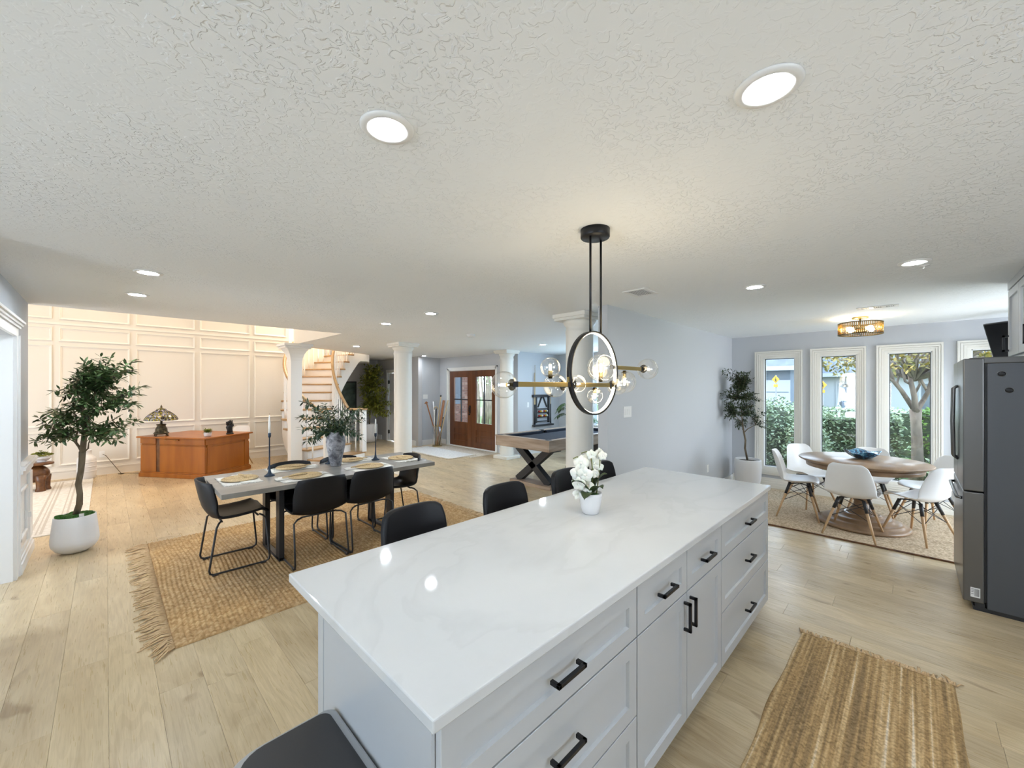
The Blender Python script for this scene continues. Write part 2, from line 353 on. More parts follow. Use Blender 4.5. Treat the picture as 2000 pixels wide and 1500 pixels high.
m = M['blue_glass'] = mat('swirled_blue_glass', (0.02,0.12,0.25), 0.08, spec=0.7, coat=0.5)
n1 = noise(m, (1,1,1), 9, 2, 0.4, dist=2.5); tocol(m, ramp(m, n1.outputs[0], [(0.40, (0.004,0.035,0.09)), (0.52, (0.012,0.13,0.27)), (0.60, (0.18,0.45,0.60)), (0.66, (0.02,0.14,0.30))]).outputs[0])
M['tv'] = mat('black_screen', (0.006,0.006,0.008), 0.18)
M['paper'] = mat('white_sticker', (0.8,0.8,0.8), 0.6)
M['stained'] = mat('stained_glass', (0.3,0.3,0.2), 0.2); n1 = noise(M['stained'], (1,1,1), 22, 2, dist=1.0)
tocol(M['stained'], ramp(M['stained'], n1.outputs[0], [(0.35, (0.02,0.015,0.01)), (0.45, (0.48,0.42,0.04)), (0.52, (0.16,0.20,0.45)), (0.62, (0.62,0.56,0.60)), (0.72, (0.05,0.03,0.02))], 'CONSTANT').outputs[0])
M['bronze'] = varied('aged_bronze', (0.035,0.028,0.018), (0.11,0.09,0.05), 0.4, 30, metal=0.7)
M['carved'] = varied('carved_dark_wood', (0.07,0.025,0.008), (0.17,0.07,0.02), 0.35, 16)
M['ivory'] = mat('tusk_ivory', (0.6,0.45,0.28), 0.5)
M['cane'] = mat('cane_wood', (0.30,0.12,0.045), 0.4); M['cane_pale'] = mat('pale_cane_wood', (0.50,0.37,0.20), 0.5)
M['gravel'] = mat('outdoor_concrete', (0.34,0.33,0.31), 0.9)
M['grass'] = varied('lawn_green', (0.06,0.13,0.03), (0.16,0.26,0.06), 0.95, 9)
M['hedge'] = varied('hedge_leaf', (0.20,0.27,0.15), (0.42,0.50,0.31), 0.6, 5)
M['hedge_bright'] = varied('sunlit_hedge_leaf', (0.10,0.20,0.03), (0.24,0.42,0.06), 0.6, 5)
M['autumn'] = varied('autumn_leaf', (0.13,0.14,0.02), (0.38,0.24,0.035), 0.6, 3)
M['tree_bark'] = varied('pale_tree_bark', (0.15,0.11,0.085), (0.28,0.22,0.17), 0.85, 7, (1,1,0.4), 0.5, 0.02)
M['house_grey'] = mat('grey_siding', (0.11,0.135,0.165), 0.8); M['house_white'] = mat('white_siding', (0.34,0.35,0.36), 0.8)
M['roof'] = varied('grey_shingle_roof', (0.09,0.10,0.115), (0.13,0.145,0.16), 0.9, 3)
M['sign'] = mat('yellow_road_sign', (0.50,0.27,0.01), 0.5)
M['brick'] = mat('red_brick', (0.3,0.13,0.08), 0.9); tt, bb_ = nt(M['brick'])
gi = tt.nodes.new('ShaderNodeNewGeometry'); tocol(M['brick'], ramp(M['brick'], gi.outputs['Random Per Island'], [(0, (0.12,0.05,0.03)), (0.5, (0.17,0.075,0.05)), (1, (0.23,0.13,0.09))]).outputs[0])
M['mortar'] = mat('pale_mortar', (0.19,0.17,0.15), 0.95)
M['agave'] = mat('blue_green_agave', (0.08,0.16,0.16), 0.6)
M['picture'] = varied('dark_painting', (0.012,0.02,0.018), (0.06,0.09,0.07), 0.4, 6)
M['red'] = mat('red_ball', (0.35,0.03,0.02), 0.25); M['yellow'] = mat('yellow_ball', (0.6,0.38,0.03), 0.25); M['white_ball'] = mat('white_ball', (0.75,0.75,0.72), 0.25)
M['acrylic'] = glass('clear_acrylic', (1,1,1), 0.12)
M['amber'] = glass('smoked_amber_glass', (1,0.75,0.35), 0.25, (0.62,0.46,0.24)); M['bulb_small'] = mat('lit_warm_bulb', (1,1,1), 0.4, emit=(1,0.86,0.6), es=60)

# ================================================================== SETTING
# ---- floor: subfloor with separate planks running along Y
floor = struct(MB().box(-3.6,-3.2,-0.06,7.7,2.2,-0.012).box(-3.6,2.2,-0.06,8.5,6.7,-0.012).box(-3.6,6.7,-0.06,6.98,12.1,-0.012), 'floor', M['ground_floor'])
PW, PL = 0.19, 1.5
allp = []
nrow = int(13.0/PW)+1
for i in range(nrow):
    x = -3.6+i*PW; off = R.uniform(0, PL)
    y = -3.2-off
    while y < 12.2:
        y0, y1 = max(y, -3.2), min(y+PL, 12.2)
        ym = (y0+y1)/2; lim = 7.6 if ym < 2.4 else 8.4 if ym < 7.2 else 6.87
        if y1-y0 > 0.05 and x < lim:
            cx_, cy_ = x+PW/2, (y0+y1)/2
            d = cx_*CA+cy_*SA; l = cx_*SA-cy_*CA
            vis = d > 0.75 and abs(l/d*F) < 1180
            allp.append((0 if (vis and y0 == y) else 1, d, x, y0, y1))
        y += PL
allp.sort()
pm = MB().cbox(0.0003,0.0004,-0.012,PW-0.0003,PL-0.0004,0, 0.0009)
first = None; far = MB()
for i, (nv, d, x, y0, y1) in enumerate(allp):
    if i < 300 and nv == 0:
        if first is None:
            o = first = pm.build('plank', M['plank'], floor)
        else:
            o = first.copy(); COL.objects.link(o)
        o.location = (x, y0, 0)
    else:
        far.cbox(x+.0003, y0+.0004, -0.012, x+PW-.0003, y1-.0004, 0, 0.0009)
far.build('far_planks', M['plank_far'], floor, kind='stuff')

# ---- ceiling with the open stairwell cut out
Z = CEIL; T = 0.25
c = MB().box(-3.6,-3.2,Z,7.95,2.2,Z+T).box(-3.6,2.2,Z,8.6,6.36,Z+T)
c.prism([(2.62,6.36),(8.6,6.36),(8.6,6.8),(7.2,6.8),(7.2,12.3),(4.77,12.3),(4.77,9.86),(2.94,8.9),(2.62,8.55)], Z, Z+T)
ceiling = struct(c, 'ceiling', M['ceiling'])
struct(MB().box(-3.6,6.1,5.2,7.2,12.3,5.3), 'ceiling_upper', M['ceiling_plain'])
# upper walls around the opening
struct(MB().box(-3.6,6.26,Z+T,2.62,6.36,5.2).box(2.612,6.26,Z+.001,2.72,8.60,5.2), 'wall_upper_front', M['cream_wall'])
struct(MB().prism([(4.77,9.86),(4.87,9.86),(4.87,12.2),(4.77,12.2)], Z+T, 5.2).prism([(2.62,8.55),(2.94,8.9),(4.77,9.86),(4.77,10.0),(2.80,9.0),(2.62,8.7)], Z, 5.2), 'trim_1', M['cream_trim'])

# ---- back wall with picture-frame panelling (two storeys)
YB = 10.7
back = struct(MB().box(-3.6,YB,0,3.12,YB+0.15,5.2), 'wall_back', M['cream_wall'])
def frame_y(mb, x0, x1, z0, z1, y, w=0.032, t=0.02, sgn=-1):
    """mitred picture-frame molding with a stepped profile lying on the plane y"""
    prof = [(0, 0), (0, t), (w*.35, t), (w*.6, t*.45), (w, t*.3), (w, 0)]
    loops = []
    for a, h in prof:
        loops.append([(x0+a, y+sgn*h, z0+a), (x1-a, y+sgn*h, z0+a), (x1-a, y+sgn*h, z1-a), (x0+a, y+sgn*h, z1-a)])
    vs = [v for L in loops for v in L]; fs = []
    for i in range(len(prof)-1):
        for j in range(4): fs.append((i*4+j, i*4+(j+1) % 4, (i+1)*4+(j+1) % 4, (i+1)*4+j))
    mb.add(vs, fs)
for k in range(-3, 4):
    x0 = -0.58+.991*k; x1 = min(x0+.905, 3.06)
    for z0, z1 in ((.24,.84), (.93,2.365), (2.445,2.68), (2.83,4.9)):
        m_ = MB(); frame_y(m_, x0, x1, z0, z1, YB); m_.build('panel_molding', M['cream_trim'], back)
m_ = MB().box(-3.6,YB-.016,2.735,3.12,YB,2.775); m_.build('rail_molding', M['cream_trim'], back)
struct(MB().box(-3.6,YB-.018,0,3.12,YB,.13).box(-3.6,YB-.026,.13,3.12,YB,.15).box(-3.6,YB-.014,.15,3.12,YB,.18), 'baseboard_back', M['cream_trim'])
# curved stairwell wall continuing behind the stairs, then the dark hall wall
CX, CY = 4.513, 9.365       # centre of the curved staircase
m_ = MB(); aw = [math.radians(a) for a in range(138, 97, -4)]
poly = [(CX+2.02*math.cos(a), CY+2.02*math.sin(a)) for a in aw]+[(CX+2.14*math.cos(a), CY+2.14*math.sin(a)) for a in reversed(aw)]
m_.prism(poly, 0, 5.2); struct(m_, 'wall_stairwell', M['cream_wall'])
struct(MB().box(4.2,11.3,0,4.32,12.0,5.2).box(4.2,12.0,0,6.2,12.12,5.2), 'wall_hall_back', M['grey_wall_warm'])
struct(MB().box(4.2,11.985,0,6.05,12.0,.14).box(6.035,11.7,0,6.05,12.0,.14).box(6.035,9.75,0,6.05,10.35,.14), 'baseboard_hall', M['white_trim'])
# hall wall with the interior door, foyer walls
struct(MB().box(6.05,9.63,0,6.17,10.42,Z).box(6.05,11.32,0,6.17,12.0,Z).box(6.05,10.42,2.06,6.17,11.32,Z), 'wall_hall_right', M['grey_wall_warm'])
struct(MB().box(6.17,9.75,0,6.9,9.87,Z), 'wall_foyer_back', M['grey_wall'])
struct(MB().box(6.05,9.735,0,6.85,9.75,.14).box(6.05,9.725,0,6.85,9.735,.10), 'baseboard_foyer', M['white_trim'])
fw = MB().box(6.85,9.3,0,6.99,9.87,Z).box(6.85,6.6,0,6.99,7.37,Z).box(6.85,7.37,2.09,6.99,9.3,Z)
struct(fw, 'wall_front', M['grey_wall'])
struct(MB().box(6.835,9.44,0,6.85,9.74,.14).box(6.835,6.72,0,6.85,7.22,.14), 'baseboard_front', M['white_trim'])
struct(MB().box(6.99,6.6,0,8.6,6.72,Z), 'wall_pool_room', M['grey_wall'])
struct(MB().box(6.99,6.585,0,8.4,6.6,.14), 'baseboard_pool_room', M['white_trim'])
pw = MB().box(8.4,2.2,0,8.52,2.9,Z).box(8.4,5.5,0,8.52,6.6,Z).box(8.4,2.9,0,8.52,5.5,.7).box(8.4,2.9,2.15,8.52,5.5,Z)
struct(pw, 'wall_pool_room_window', M['grey_wall'])
w = struct(MB().box(8.38,2.82,.62,8.4,2.9,2.23).box(8.38,5.5,.62,8.4,5.58,2.23).box(8.38,2.9,2.15,8.4,5.5,2.23).box(8.38,2.9,.62,8.4,5.5,.7), 'window_5', M['white_trim'])
MB().box(8.44,2.9,.7,8.45,5.5,2.15).build('pane', M['window_glass'], w)
for yy in (3.75,4.65): MB().box(8.42,yy-.02,.7,8.46,yy+.02,2.15).build('mullion', M['white_trim'], w)
# ---- grey dividing wall and window wall
struct(MB().box(3.6,2.2,0,8.52,2.312,Z), 'wall_divider', M['grey_wall'])
struct(MB().box(3.585,2.185,0,7.6,2.2,.13).box(3.585,2.185,0,3.6,2.325,.13), 'baseboard_divider', M['white_trim'])
wins = [(1.848,1.199), (1.102,.459), (.351,-.29), (-.41,-1.05)]
XW = 7.6; gz0, gz1 = .33, 2.10
mb = MB(); ys = [2.312]
edges = []
for a, b in wins: edges += [a-.118, b+.1]
prev = 2.312
for k in range(4):
    y1_, y0_ = edges[2*k], edges[2*k+1]
    mb.box(XW, y1_, 0, XW+.16, prev, Z); mb.box(XW, y0_, 0, XW+.16, y1_, gz0); mb.box(XW, y0_, gz1, XW+.16, y1_, Z); prev = y0_
mb.box(XW, -2.1, 0, XW+.16, prev, Z)
struct(mb, 'wall_window', M['grey_wall'])
for k, (a, b) in enumerate(wins):
    gy1, gy0 = edges[2*k], edges[2*k+1]
    cs = MB()
    for s_, dep in ((0, .030), (.028, .024), (.055, .017), (.082, .010)):
        oy1, oy0, oz0, oz1 = a-s_, b+s_*.85, .21+s_, 2.21-s_
        iy1, iy0, iz0, iz1 = a-s_-.024, b+(s_+.024)*.85, .21+s_+.024, 2.21-s_-.024
        for q in ((oy0,oz0,oy1,iz0), (oy0,iz1,oy1,oz1), (oy0,iz0,iy0,iz1), (iy1,iz0,oy1,iz1)):
            cs.box(XW-dep, q[0], q[1], XW, q[2], q[3])
    cs.box(XW-.006, b, .21, XW-.001, gy0, 2.21).box(XW-.006, gy1, .21, XW-.001, a, 2.21).box(XW-.006, gy0, gz1, XW-.001, gy1, 2.21).box(XW-.006, gy0, .21, XW-.001, gy1, gz0)
    wo_ = struct(cs, 'window_%d' % (k+1), M['ivory_trim'])
    j = MB()
    for q in ((gy0,gz0,gy0+.012,gz1), (gy1-.012,gz0,gy1,gz1), (gy0,gz1-.012,gy1,gz1), (gy0,gz0,gy1,gz0+.012)): j.box(XW, q[0], q[1], XW+.13, q[2], q[3])
    j.build('jamb', M['white_trim'], wo_)
    j = MB()
    for q in ((gy0+.012,gz0+.012,gy0+.02,gz1-.012), (gy1-.02,gz0+.012,gy1-.012,gz1-.012), (gy0+.012,gz1-.02,gy1-.012,gz1-.012), (gy0+.012,gz0+.012,gy1-.012,gz0+.02)): j.box(XW+.06, q[0], q[1], XW+.085, q[2], q[3])
    j.build('gasket', M['black_paint'], wo_)
    MB().box(XW+.07, gy0+.014, gz0+.014, XW+.074, gy1-.014, gz1-.014).build('pane', M['window_glass'], wo_)
bs = MB()
for z0, z1, t_ in ((0,.05,.034), (.05,.09,.028), (.09,.125,.020), (.125,.155,.012)): bs.box(XW-t_, -2.1, z0, XW, 2.185, z1)
struct(bs, 'baseboard_window', M['ivory_trim'])
# ---- walls out of frame that close the house
struct(MB().box(3.9,-3.2,0,5.45,-1.1,Z), 'wall_kitchen', M['grey_wall'])
struct(MB().box(5.45,-2.22,0,5.6,-2.1,Z).box(7.4,-2.22,0,7.76,-2.1,Z).box(5.6,-2.22,2.15,7.4,-2.1,Z), 'wall_nook', M['grey_wall'])  # open side added out of view to let light into the nook
struct(MB().box(-3.6,-3.2,0,-1.2,-3.05,Z).box(2.3,-3.2,0,3.9,-3.05,Z).box(-1.2,-3.2,0,2.3,-3.05,1.05).box(-1.2,-3.2,2.0,2.3,-3.05,Z).box(-1.2,-3.2,1.05,.1,-3.05,2.0).box(1.5,-3.2,1.05,2.3,-3.05,2.0), 'wall_rear', M['grey_wall'])
struct(MB().box(-3.75,-3.2,0,-3.6,.6,Z).box(-3.75,1.8,0,-3.6,3.7,Z).box(-3.75,.6,2.1,-3.6,1.8,Z).box(-3.75,.6,0,-3.6,1.8,.9).box(-3.75,5.9,0,-3.6,6.3,Z).box(-3.75,3.7,2.3,-3.6,5.9,Z).box(-3.75,6.3,0,-3.6,10.85,5.2), 'wall_patio', M['grey_wall'])
struct(MB().box(-3.6,3.5,0,-.70,3.6,Z).box(-3.6,6.2,0,-.56,6.3,Z), 'wall_side_room', M['grey_wall'])

# ---- left wall: cased opening, chair rail, wainscot, end
XL = -0.55
lw = struct(MB().box(XL-.15,5.36,0,XL,6.30,Z).box(XL-.15,3.5,0,XL,4.2,Z).box(XL-.15,4.2,2.06,XL,5.36,Z), 'wall_left', M['grey_wall'])
cs = MB().box(XL,5.36,0,XL+.022,5.45,2.06).box(XL,5.45,0,XL+.032,5.475,2.075)
cs.box(XL,4.1,2.06,XL+.022,5.45,2.13).box(XL,4.1,2.13,XL+.034,5.475,2.15).box(XL,4.1,2.15,XL+.046,5.49,2.17).box(XL,4.1,2.17,XL+.06,5.50,2.19)
cs.box(XL-.15,5.345,0,XL+.002,5.36,2.06)
struct(cs, 'trim_2', M['white_trim'])
cr = MB()
for z0, z1, t_ in ((.80,.83,.02), (.83,.87,.032), (.87,.90,.045), (.90,.925,.060), (.925,.94,.05)):
    cr.box(XL, 5.475, z0, XL+t_, 6.30+t_, z1)
struct(cr, 'trim_3', M['white_trim'])
wn_ = struct(MB().box(XL,5.475,.13,XL+.008,6.30,.80).box(XL-.15,6.30,0,XL+.008,6.31,.80), 'trim_4', M['white_trim'])
m_ = MB(); y0_, y1_, z0_, z1_ = 5.56, 6.0, .26, .71
for q in ((y0_,z0_,y1_,z0_+.03), (y0_,z1_-.03,y1_,z1_), (y0_,z0_,y0_+.03,z1_), (y1_-.03,z0_,y1_,z1_)): m_.box(XL+.008, q[0], q[1], XL+.028, q[2], q[3])
m_.build('panel_molding', M['white_trim'], wn_, bevel=.006)
m_ = MB().box(XL+.008,6.12,.15,XL+.03,6.30,.80); m_.build('pilaster', M['white_trim'], wn_, bevel=.004)
struct(MB().box(XL,5.475,0,XL+.040,6.32,.09).box(XL,5.475,.09,XL+.03,6.32,.12).box(XL,5.475,.12,XL+.02,6.32,.15), 'baseboard_left', M['white_trim'])
t_ = thing('light_switch', 'white light switch plate on the left wall beside the cased opening', 'switch', (XL,5.53,1.36))
MB().box(0,-.036,-.058,.006,.036,.058).build('plate', M['white_trim'], t_, bevel=.002)
MB().box(.006,-.016,-.033,.010,.016,.033).build('rocker', M['white_trim'], t_)
t_ = thing('wall_outlet', 'white outlet with a plugged-in adapter on the wainscot at far left', 'outlet', (XL+.008,6.02,.42))
MB().box(0,-.06,-.04,.006,.06,.04).build('plate', M['white_trim'], t_, bevel=.002)
MB().box(.006,-.045,-.03,.04,.0,.02).build('adapter', M['white_trim'], t_, bevel=.004)

# ---- columns (loose things no, part of the house)
def column(name, x, y, r, cap=.21, matn='ivory_trim'):
    prof = [(r*1.02,.0), (r*1.02,.12), (r,.14), (r,.16), (r,2.22), (r*1.04,2.26), (r*1.04,2.28), (r*1.0,2.29), (r*1.0,2.33), (r*1.1,2.345), (r*1.18,2.37), (r*1.22,2.395)]
    m_ = MB().lathe(prof, 40, (x, y, 0)); c_ = struct(m_, name, M[matn])
    MB().box(x-cap,y-cap,2.395,x+cap,y+cap,2.425).box(x-cap-.015,y-cap-.015,2.425,x+cap+.015,y+cap+.015,CEIL).build('capital', M[matn], c_, bevel=.004)
    return c_
column('trim_5', 3.89, 2.75, .158); c2 = column('trim_6', 4.04, 6.97, .168); c3 = column('trim_7', 6.5, 6.62, .155, .2)
for c_, x, y in ((c2,4.04,6.97), (c3,6.5,6.62)):
    MB().box(x-.22,y-.22,0,x+.22,y+.22,.07).build('plinth', M['ivory_trim'], c_, bevel=.006)
x, y, h = 2.62, 8.62, .10
m_ = MB()
lv = [(h,0),(h,2.10),(h*1.02,2.14),(h*1.12,2.2),(h*1.32,2.27),(h*1.65,2.33),(h*2.0,2.38)]
vs = [(x+sx_*a, y+sy_*a, z) for a, z in lv for sx_, sy_ in ((-1,-1),(1,-1),(1,1),(-1,1))]
fs = [(i*4+j, i*4+(j+1) % 4, i*4+4+(j+1) % 4, i*4+4+j) for i in range(len(lv)-1) for j in range(4)]
m_.add(vs, fs); c4 = struct(m_, 'trim_8', M['white_trim'])
MB().box(x-.235,y-.235,2.38,x+.235,y+.235,2.42).box(x-.26,y-.26,2.42,x+.26,y+.26,2.4695).build('capital', M['white_trim'], c4, bevel=.004)

# ---- front door: two leaves
cs = MB()
for a0, a1, t_ in ((0,.05,.02), (.05,.08,.03)):
    cs.box(6.85-t_, 9.30+a0, 0, 6.85, 9.30+a1, 2.09+a1).box(6.85-t_, 7.37-a1, 0, 6.85, 7.37-a0, 2.09+a1).box(6.85-t_, 7.37-a1, 2.09+a0, 6.85, 9.30+a1, 2.09+a1)
cs.box(6.85,9.285,0,6.99,9.30,2.09).box(6.85,7.37,0,6.99,7.385,2.09).box(6.85,7.385,2.075,6.99,9.285,2.09)
cs.box(6.80,7.30,0,6.86,9.37,.018)
d1 = struct(cs, 'door_1', M['white_trim'])
for (ly0, ly1, gy0, gy1) in ((8.337,9.283,8.50,9.09), (7.387,8.333,7.53,8.15)):
    z0, z1 = .02, 2.07; X0, X1 = 6.865, 6.91
    lf = MB().box(X0,ly0,z0,X1,gy0,z1).box(X0,gy1,z0,X1,ly1,z1).box(X0,gy0,1.90,X1,gy1,z1).box(X0,gy0,.50,X1,gy1,.68).box(X0,gy0,z0,X1,gy1,.17).box(X0,gy0,.315,X1,gy1,.35)
    lo = lf.build('door_leaf', M['door_wood'], d1, bevel=.003)
    MB().box(X0+.014,gy0,.17,X1-.01,gy1,.315).build('raised_panel', M['door_wood'], lo)
    MB().box(X0+.014,gy0,.35,X1-.01,gy1,.50).build('raised_panel', M['door_wood'], lo)
    ym, zm = (gy0+gy1)/2, 1.29
    MB().box(X0+.004,ym-.012,.68,X1-.006,ym+.012,1.90).box(X0+.004,gy0,zm-.014,X1-.006,gy1,zm+.014).build('muntin', M['black_paint'], lo)
    for a, b in ((gy0,ym-.012), (ym+.012,gy1)):
        for e, f_ in ((.68,zm-.014), (zm+.014,1.90)): MB().box(6.885,a,e,6.889,b,f_).build('pane', M['window_glass'], lo)
h_ = MB().box(6.845,8.365,.93,6.865,8.415,1.14).tube([(6.845,8.39,1.10),(6.81,8.39,1.08),(6.805,8.39,1.0),(6.845,8.39,.96)], .008, 8).tube([(6.845,8.39,.90),(6.82,8.39,.90),(6.815,8.39,.90)], [.022,.022,.015], 10)
h_.build('door_handle', M['black_metal'], d1)
# ---- hall door, ajar, with black hinges
cs = MB().box(6.03,11.32,0,6.05,11.41,2.15).box(6.03,10.33,0,6.05,10.42,2.15).box(6.03,10.42,2.06,6.05,11.32,2.15).box(6.05,11.305,0,6.17,11.32,2.06).box(6.05,10.42,0,6.17,10.435,2.06)
d2 = struct(cs, 'door_2', M['white_trim'])
MB().box(6.07,10.44,.02,6.105,11.28,2.05).build('door_leaf', M['porcelain'], d2, bevel=.003)
for z in (.28,1.78): MB().box(6.045,11.25,z-.05,6.07,11.31,z+.05).tube([(6.045,11.285,z-.055),(6.045,11.285,z+.055)], .012, 8).build('hinge', M['black_metal'], d2)
MB().box(6.06,11.281,.02,6.064,11.302,2.06).build('dark_gap_seal', M['black_paint'], d2)  # black strip standing in for the shaded gap at the hinge edge

# ---- things fixed to walls and ceiling
def plate(name, label, cat, loc, w, h, n, ori):
    t = thing(name, label, cat, loc)
    def bx(m_, a0, b0, a1, b1, t0, t1):
        if ori == 'y': m_.box(a0, -t1, b0, a1, -t0, b1)
        else: m_.box(-t1, a0, b0, -t0, a1, b1)
        return m_
    bx(MB(), -w/2, -h/2, w/2, h/2, 0, .006).build('plate', M['white_trim'], t, bevel=.002)
    for i in range(n):
        c_ = (i-(n-1)/2)*.045
        bx(MB(), c_-.016, -.033, c_+.016, .033, .006, .010).build('rocker' if cat == 'switch' else 'socket', M['white_trim'], t)
    return t
plate('light_switch', 'triple white switch plate on the grey wall behind the island', 'switch', (4.0,2.2,1.36), .17, .12, 3, 'y')
plate('wall_outlet', 'white outlet low on the grey wall near the corner tree', 'outlet', (6.43,2.2,.395), .07, .115, 1, 'y')
plate('light_switch', 'white switch plate on the foyer wall beside the cane stand', 'switch', (6.35,9.75,1.36), .16, .12, 3, 'y')
plate('light_switch', 'white switch plate on the blue lit wall of the pool room', 'switch', (7.2,6.6,1.2), .07, .12, 1, 'y')
plate('wall_outlet', 'cream outlet with a plug on the panelled wall above the cord', 'outlet', (-.05,YB,.38), .07, .115, 1, 'y')

cans = [((.643,1.207), 'large round downlight in the ceiling over the near end of the island'),
        ((1.306,.286), 'large round downlight in the ceiling at upper right above the aisle'),
        ((.219,3.969), 'round downlight nearer of the two at the left above the rug fringe'),
        ((.2,4.984), 'round downlight farther of the two at the left before the two storey opening'),
        ((2.61,4.938), 'round downlight beyond the dining table, left of its neighbour'),
        ((2.609,3.888), 'round downlight above the dining table end, right of its neighbour'),
        ((3.825,.934), 'round downlight between the pendant and the window nook'),
        ((3.829,-.012), 'round downlight near the upper cabinet at right with a hook beside it'),
        ((6.081,5.179), 'small downlight over the pool room'),
        ((3.617,8.086), 'small downlight beside the staircase'),
        ((6.024,9.315), 'small downlight in the foyer before the front door')]
t0 = thing('recessed_light', cans[0][1], 'ceiling light', (*cans[0][0], CEIL), 0, 'recessed lights in the ceiling')
MB().lathe([(.052,-.002),(.054,-.006),(.066,-.009),(.080,-.007),(.085,-.002),(.085,0),(.052,0)], 40).build('trim_ring', M['white_trim'], t0)
MB().lathe([(.0001,-.005),(.052,-.004),(.052,-.001)], 32).build('lens', M['can_light'], t0)
hall_lens = None
for (xy, lb) in cans[1:]:
    o = dup(t0, (*xy, CEIL), 0, lb)
    if 4.9 < xy[1] < 9:      # farther lamps given stronger emission to lift the dim far rooms
        for c_ in kids(o):
            if c_.name.startswith('lens'):
                if hall_lens is None: hall_lens = c_.data.copy(); hall_lens.materials.clear(); hall_lens.materials.append(M['can_light_hall'])
                c_.data = hall_lens
o = dup(t0, (4.72,8.02,CEIL), 0, 'added unseen downlight behind the capital of the round column by the stairs')  # extra lamp added to brighten the foyer, out of sight
for c_ in kids(o):
    if c_.name.startswith('lens'): c_.data = hall_lens
# downlights outside the frame, over the kitchen and hall, same lamps
for xy, lb in (((-1.6,1.2),'left front'),((-1.6,-1.2),'left rear'),((.6,-1.6),'middle rear'),((2.6,-1.4),'right rear')):
    dup(t0, (*xy, CEIL), 0, 'round downlight behind the camera, '+lb+' of the four there')

t = thing('smoke_detector', 'white smoke detector on the ceiling past the dining table', 'smoke detector', (4.096,4.984,CEIL))
MB().lathe([(.0001,-.045),(.045,-.043),(.06,-.03),(.065,-.02)], 28).build('cap', M['white_trim'], t)
MB().lathe([(.062,-.022),(.062,-.006),(.07,-.005),(.07,0)], 28).build('base', M['black_paint'] if 0 else M['white_trim'], t)
t = thing('sprinkler', 'small round ceiling hook beside the right downlight', 'hook', (3.98,-.06,CEIL))
MB().lathe([(.03,0),(.03,-.004),(.006,-.008),(.006,-.02),(.0001,-.022)], 20).build('escutcheon', M['white_trim'], t)
def vent(name, label, x0, x1, y0, y1, kind):
    t = thing(name, label, 'vent', ((x0+x1)/2, (y0+y1)/2, CEIL))
    hx, hy = (x1-x0)/2, (y1-y0)/2
    m_ = MB()
    for q in ((-hx,-hy,hx,-hy+.03), (-hx,hy-.03,hx,hy), (-hx,-hy+.03,-hx+.03,hy-.03), (hx-.03,-hy+.03,hx,hy-.03)): m_.box(q[0],q[1],-.008,q[2],q[3],0)
    m_.build('frame', M['white_trim'], t, bevel=.002)
    MB().box(-hx+.03,-hy+.03,-.001,hx-.03,hy-.03,0).build('backing', M['black_paint'], t)
    if kind == 0:
        n = 9
        for i in range(n):
            yy = -hy+.04+(2*hy-.08)*i/(n-1)
            MB().bar((-hx+.03,yy,-.006), (hx-.03,yy,-.006), .006, .002, (0,0,1)).build('slat', M['white_trim'], t)
    else:
        n = 17
        for i in range(n):
            yy = -hy+.035+(2*hy-.07)*i/(n-1)
            if i in (5, 11): MB().box(-hx+.03,yy-.012,-.007,hx-.03,yy+.012,-.001).build('slat', M['white_trim'], t)
            else: MB().bar((-hx+.03,yy,-.005), (hx-.03,yy,-.005), .006, .002, (0,0,1)).build('slat', M['white_trim'], t)
vent('ceiling_vent', 'white ceiling register behind the pendant before the grey wall', 3.2,3.47,1.6,1.81,0)
vent('ceiling_vent', 'narrow white ceiling register before the nook light', 5.62,5.75,.09,.42,1)

# ================================================================== ISLAND
def shaker(mb, x0, x1, z0, z1, y, t=.02, w=.055):
    """shaker front facing -Y: frame around a recessed panel with bevelled inner edge"""
    yo, yi = y, y+.011
    c = .004
    def ring(a, dy): return [(x0+a, dy, z0+a), (x1-a, dy, z0+a), (x1-a, dy, z1-a), (x0+a, dy, z1-a)]
    L = [ring(0, y+t), ring(0, y+.0015), ring(.0015, y), ring(w, y), ring(w+c, yi), ]
    vs = [v for r in L for v in r]; fs = []
    for i in range(len(L)-1):
        for j in range(4): fs.append((i*4+j, i*4+(j+1) % 4, (i+1)*4+(j+1) % 4, (i+1)*4+j))
    k = (len(L)-1)*4; fs.append((k, k+1, k+2, k+3)); fs.append((3,2,1,0))
    return mb.add(vs, fs)
def pull(mb, c, L, vert=False, r=.006, out=.034):
    x, y, z = c
    if vert: mb.box(x-r,y-out,z-L/2,x+r,y-out+2*r,z+L/2).box(x-r,y-out,z-L/2,x+r,y,z-L/2+2*r).box(x-r,y-out,z+L/2-2*r,x+r,y,z+L/2)
    else: mb.box(x-L/2,y-out,z-r,x+L/2,y-out+2*r,z+r).box(x-L/2,y-out,z-r,x-L/2+2*r,y,z+r).box(x+L/2-2*r,y-out,z-r,x+L/2,y,z+r)
    return mb
YF = .725
isl = thing('kitchen_island', 'long white shaker kitchen island with black pulls and drawers', 'island', (0,0,0))
MB().box(.51,YF+.022,.115,3.315,1.39,.898).build('body', M['cabinet'], isl, bevel=.002)
MB().box(.56,YF+.08,0,3.27,1.36,.115).build('toe_kick', M['cabinet'], isl)
MB().box(.500,YF+.02,0,.51,1.395,.898).box(.498,1.36,0,.512,1.405,.898).build('end_panel', M['cabinet'], isl, bevel=.001)
MB().box(3.315,YF+.02,.115,3.325,1.395,.898).build('end_panel', M['cabinet'], isl, bevel=.001)
def drawer(x0, x1, z0, z1, L, zh=None):
    o = shaker(MB(), x0, x1, z0, z1, YF).build('drawer', M['cabinet'], isl)
    pull(MB(), ((x0+x1)/2, YF, zh or (z0+z1)/2), L).build('handle', M['black_metal'], o, bevel=.0012)
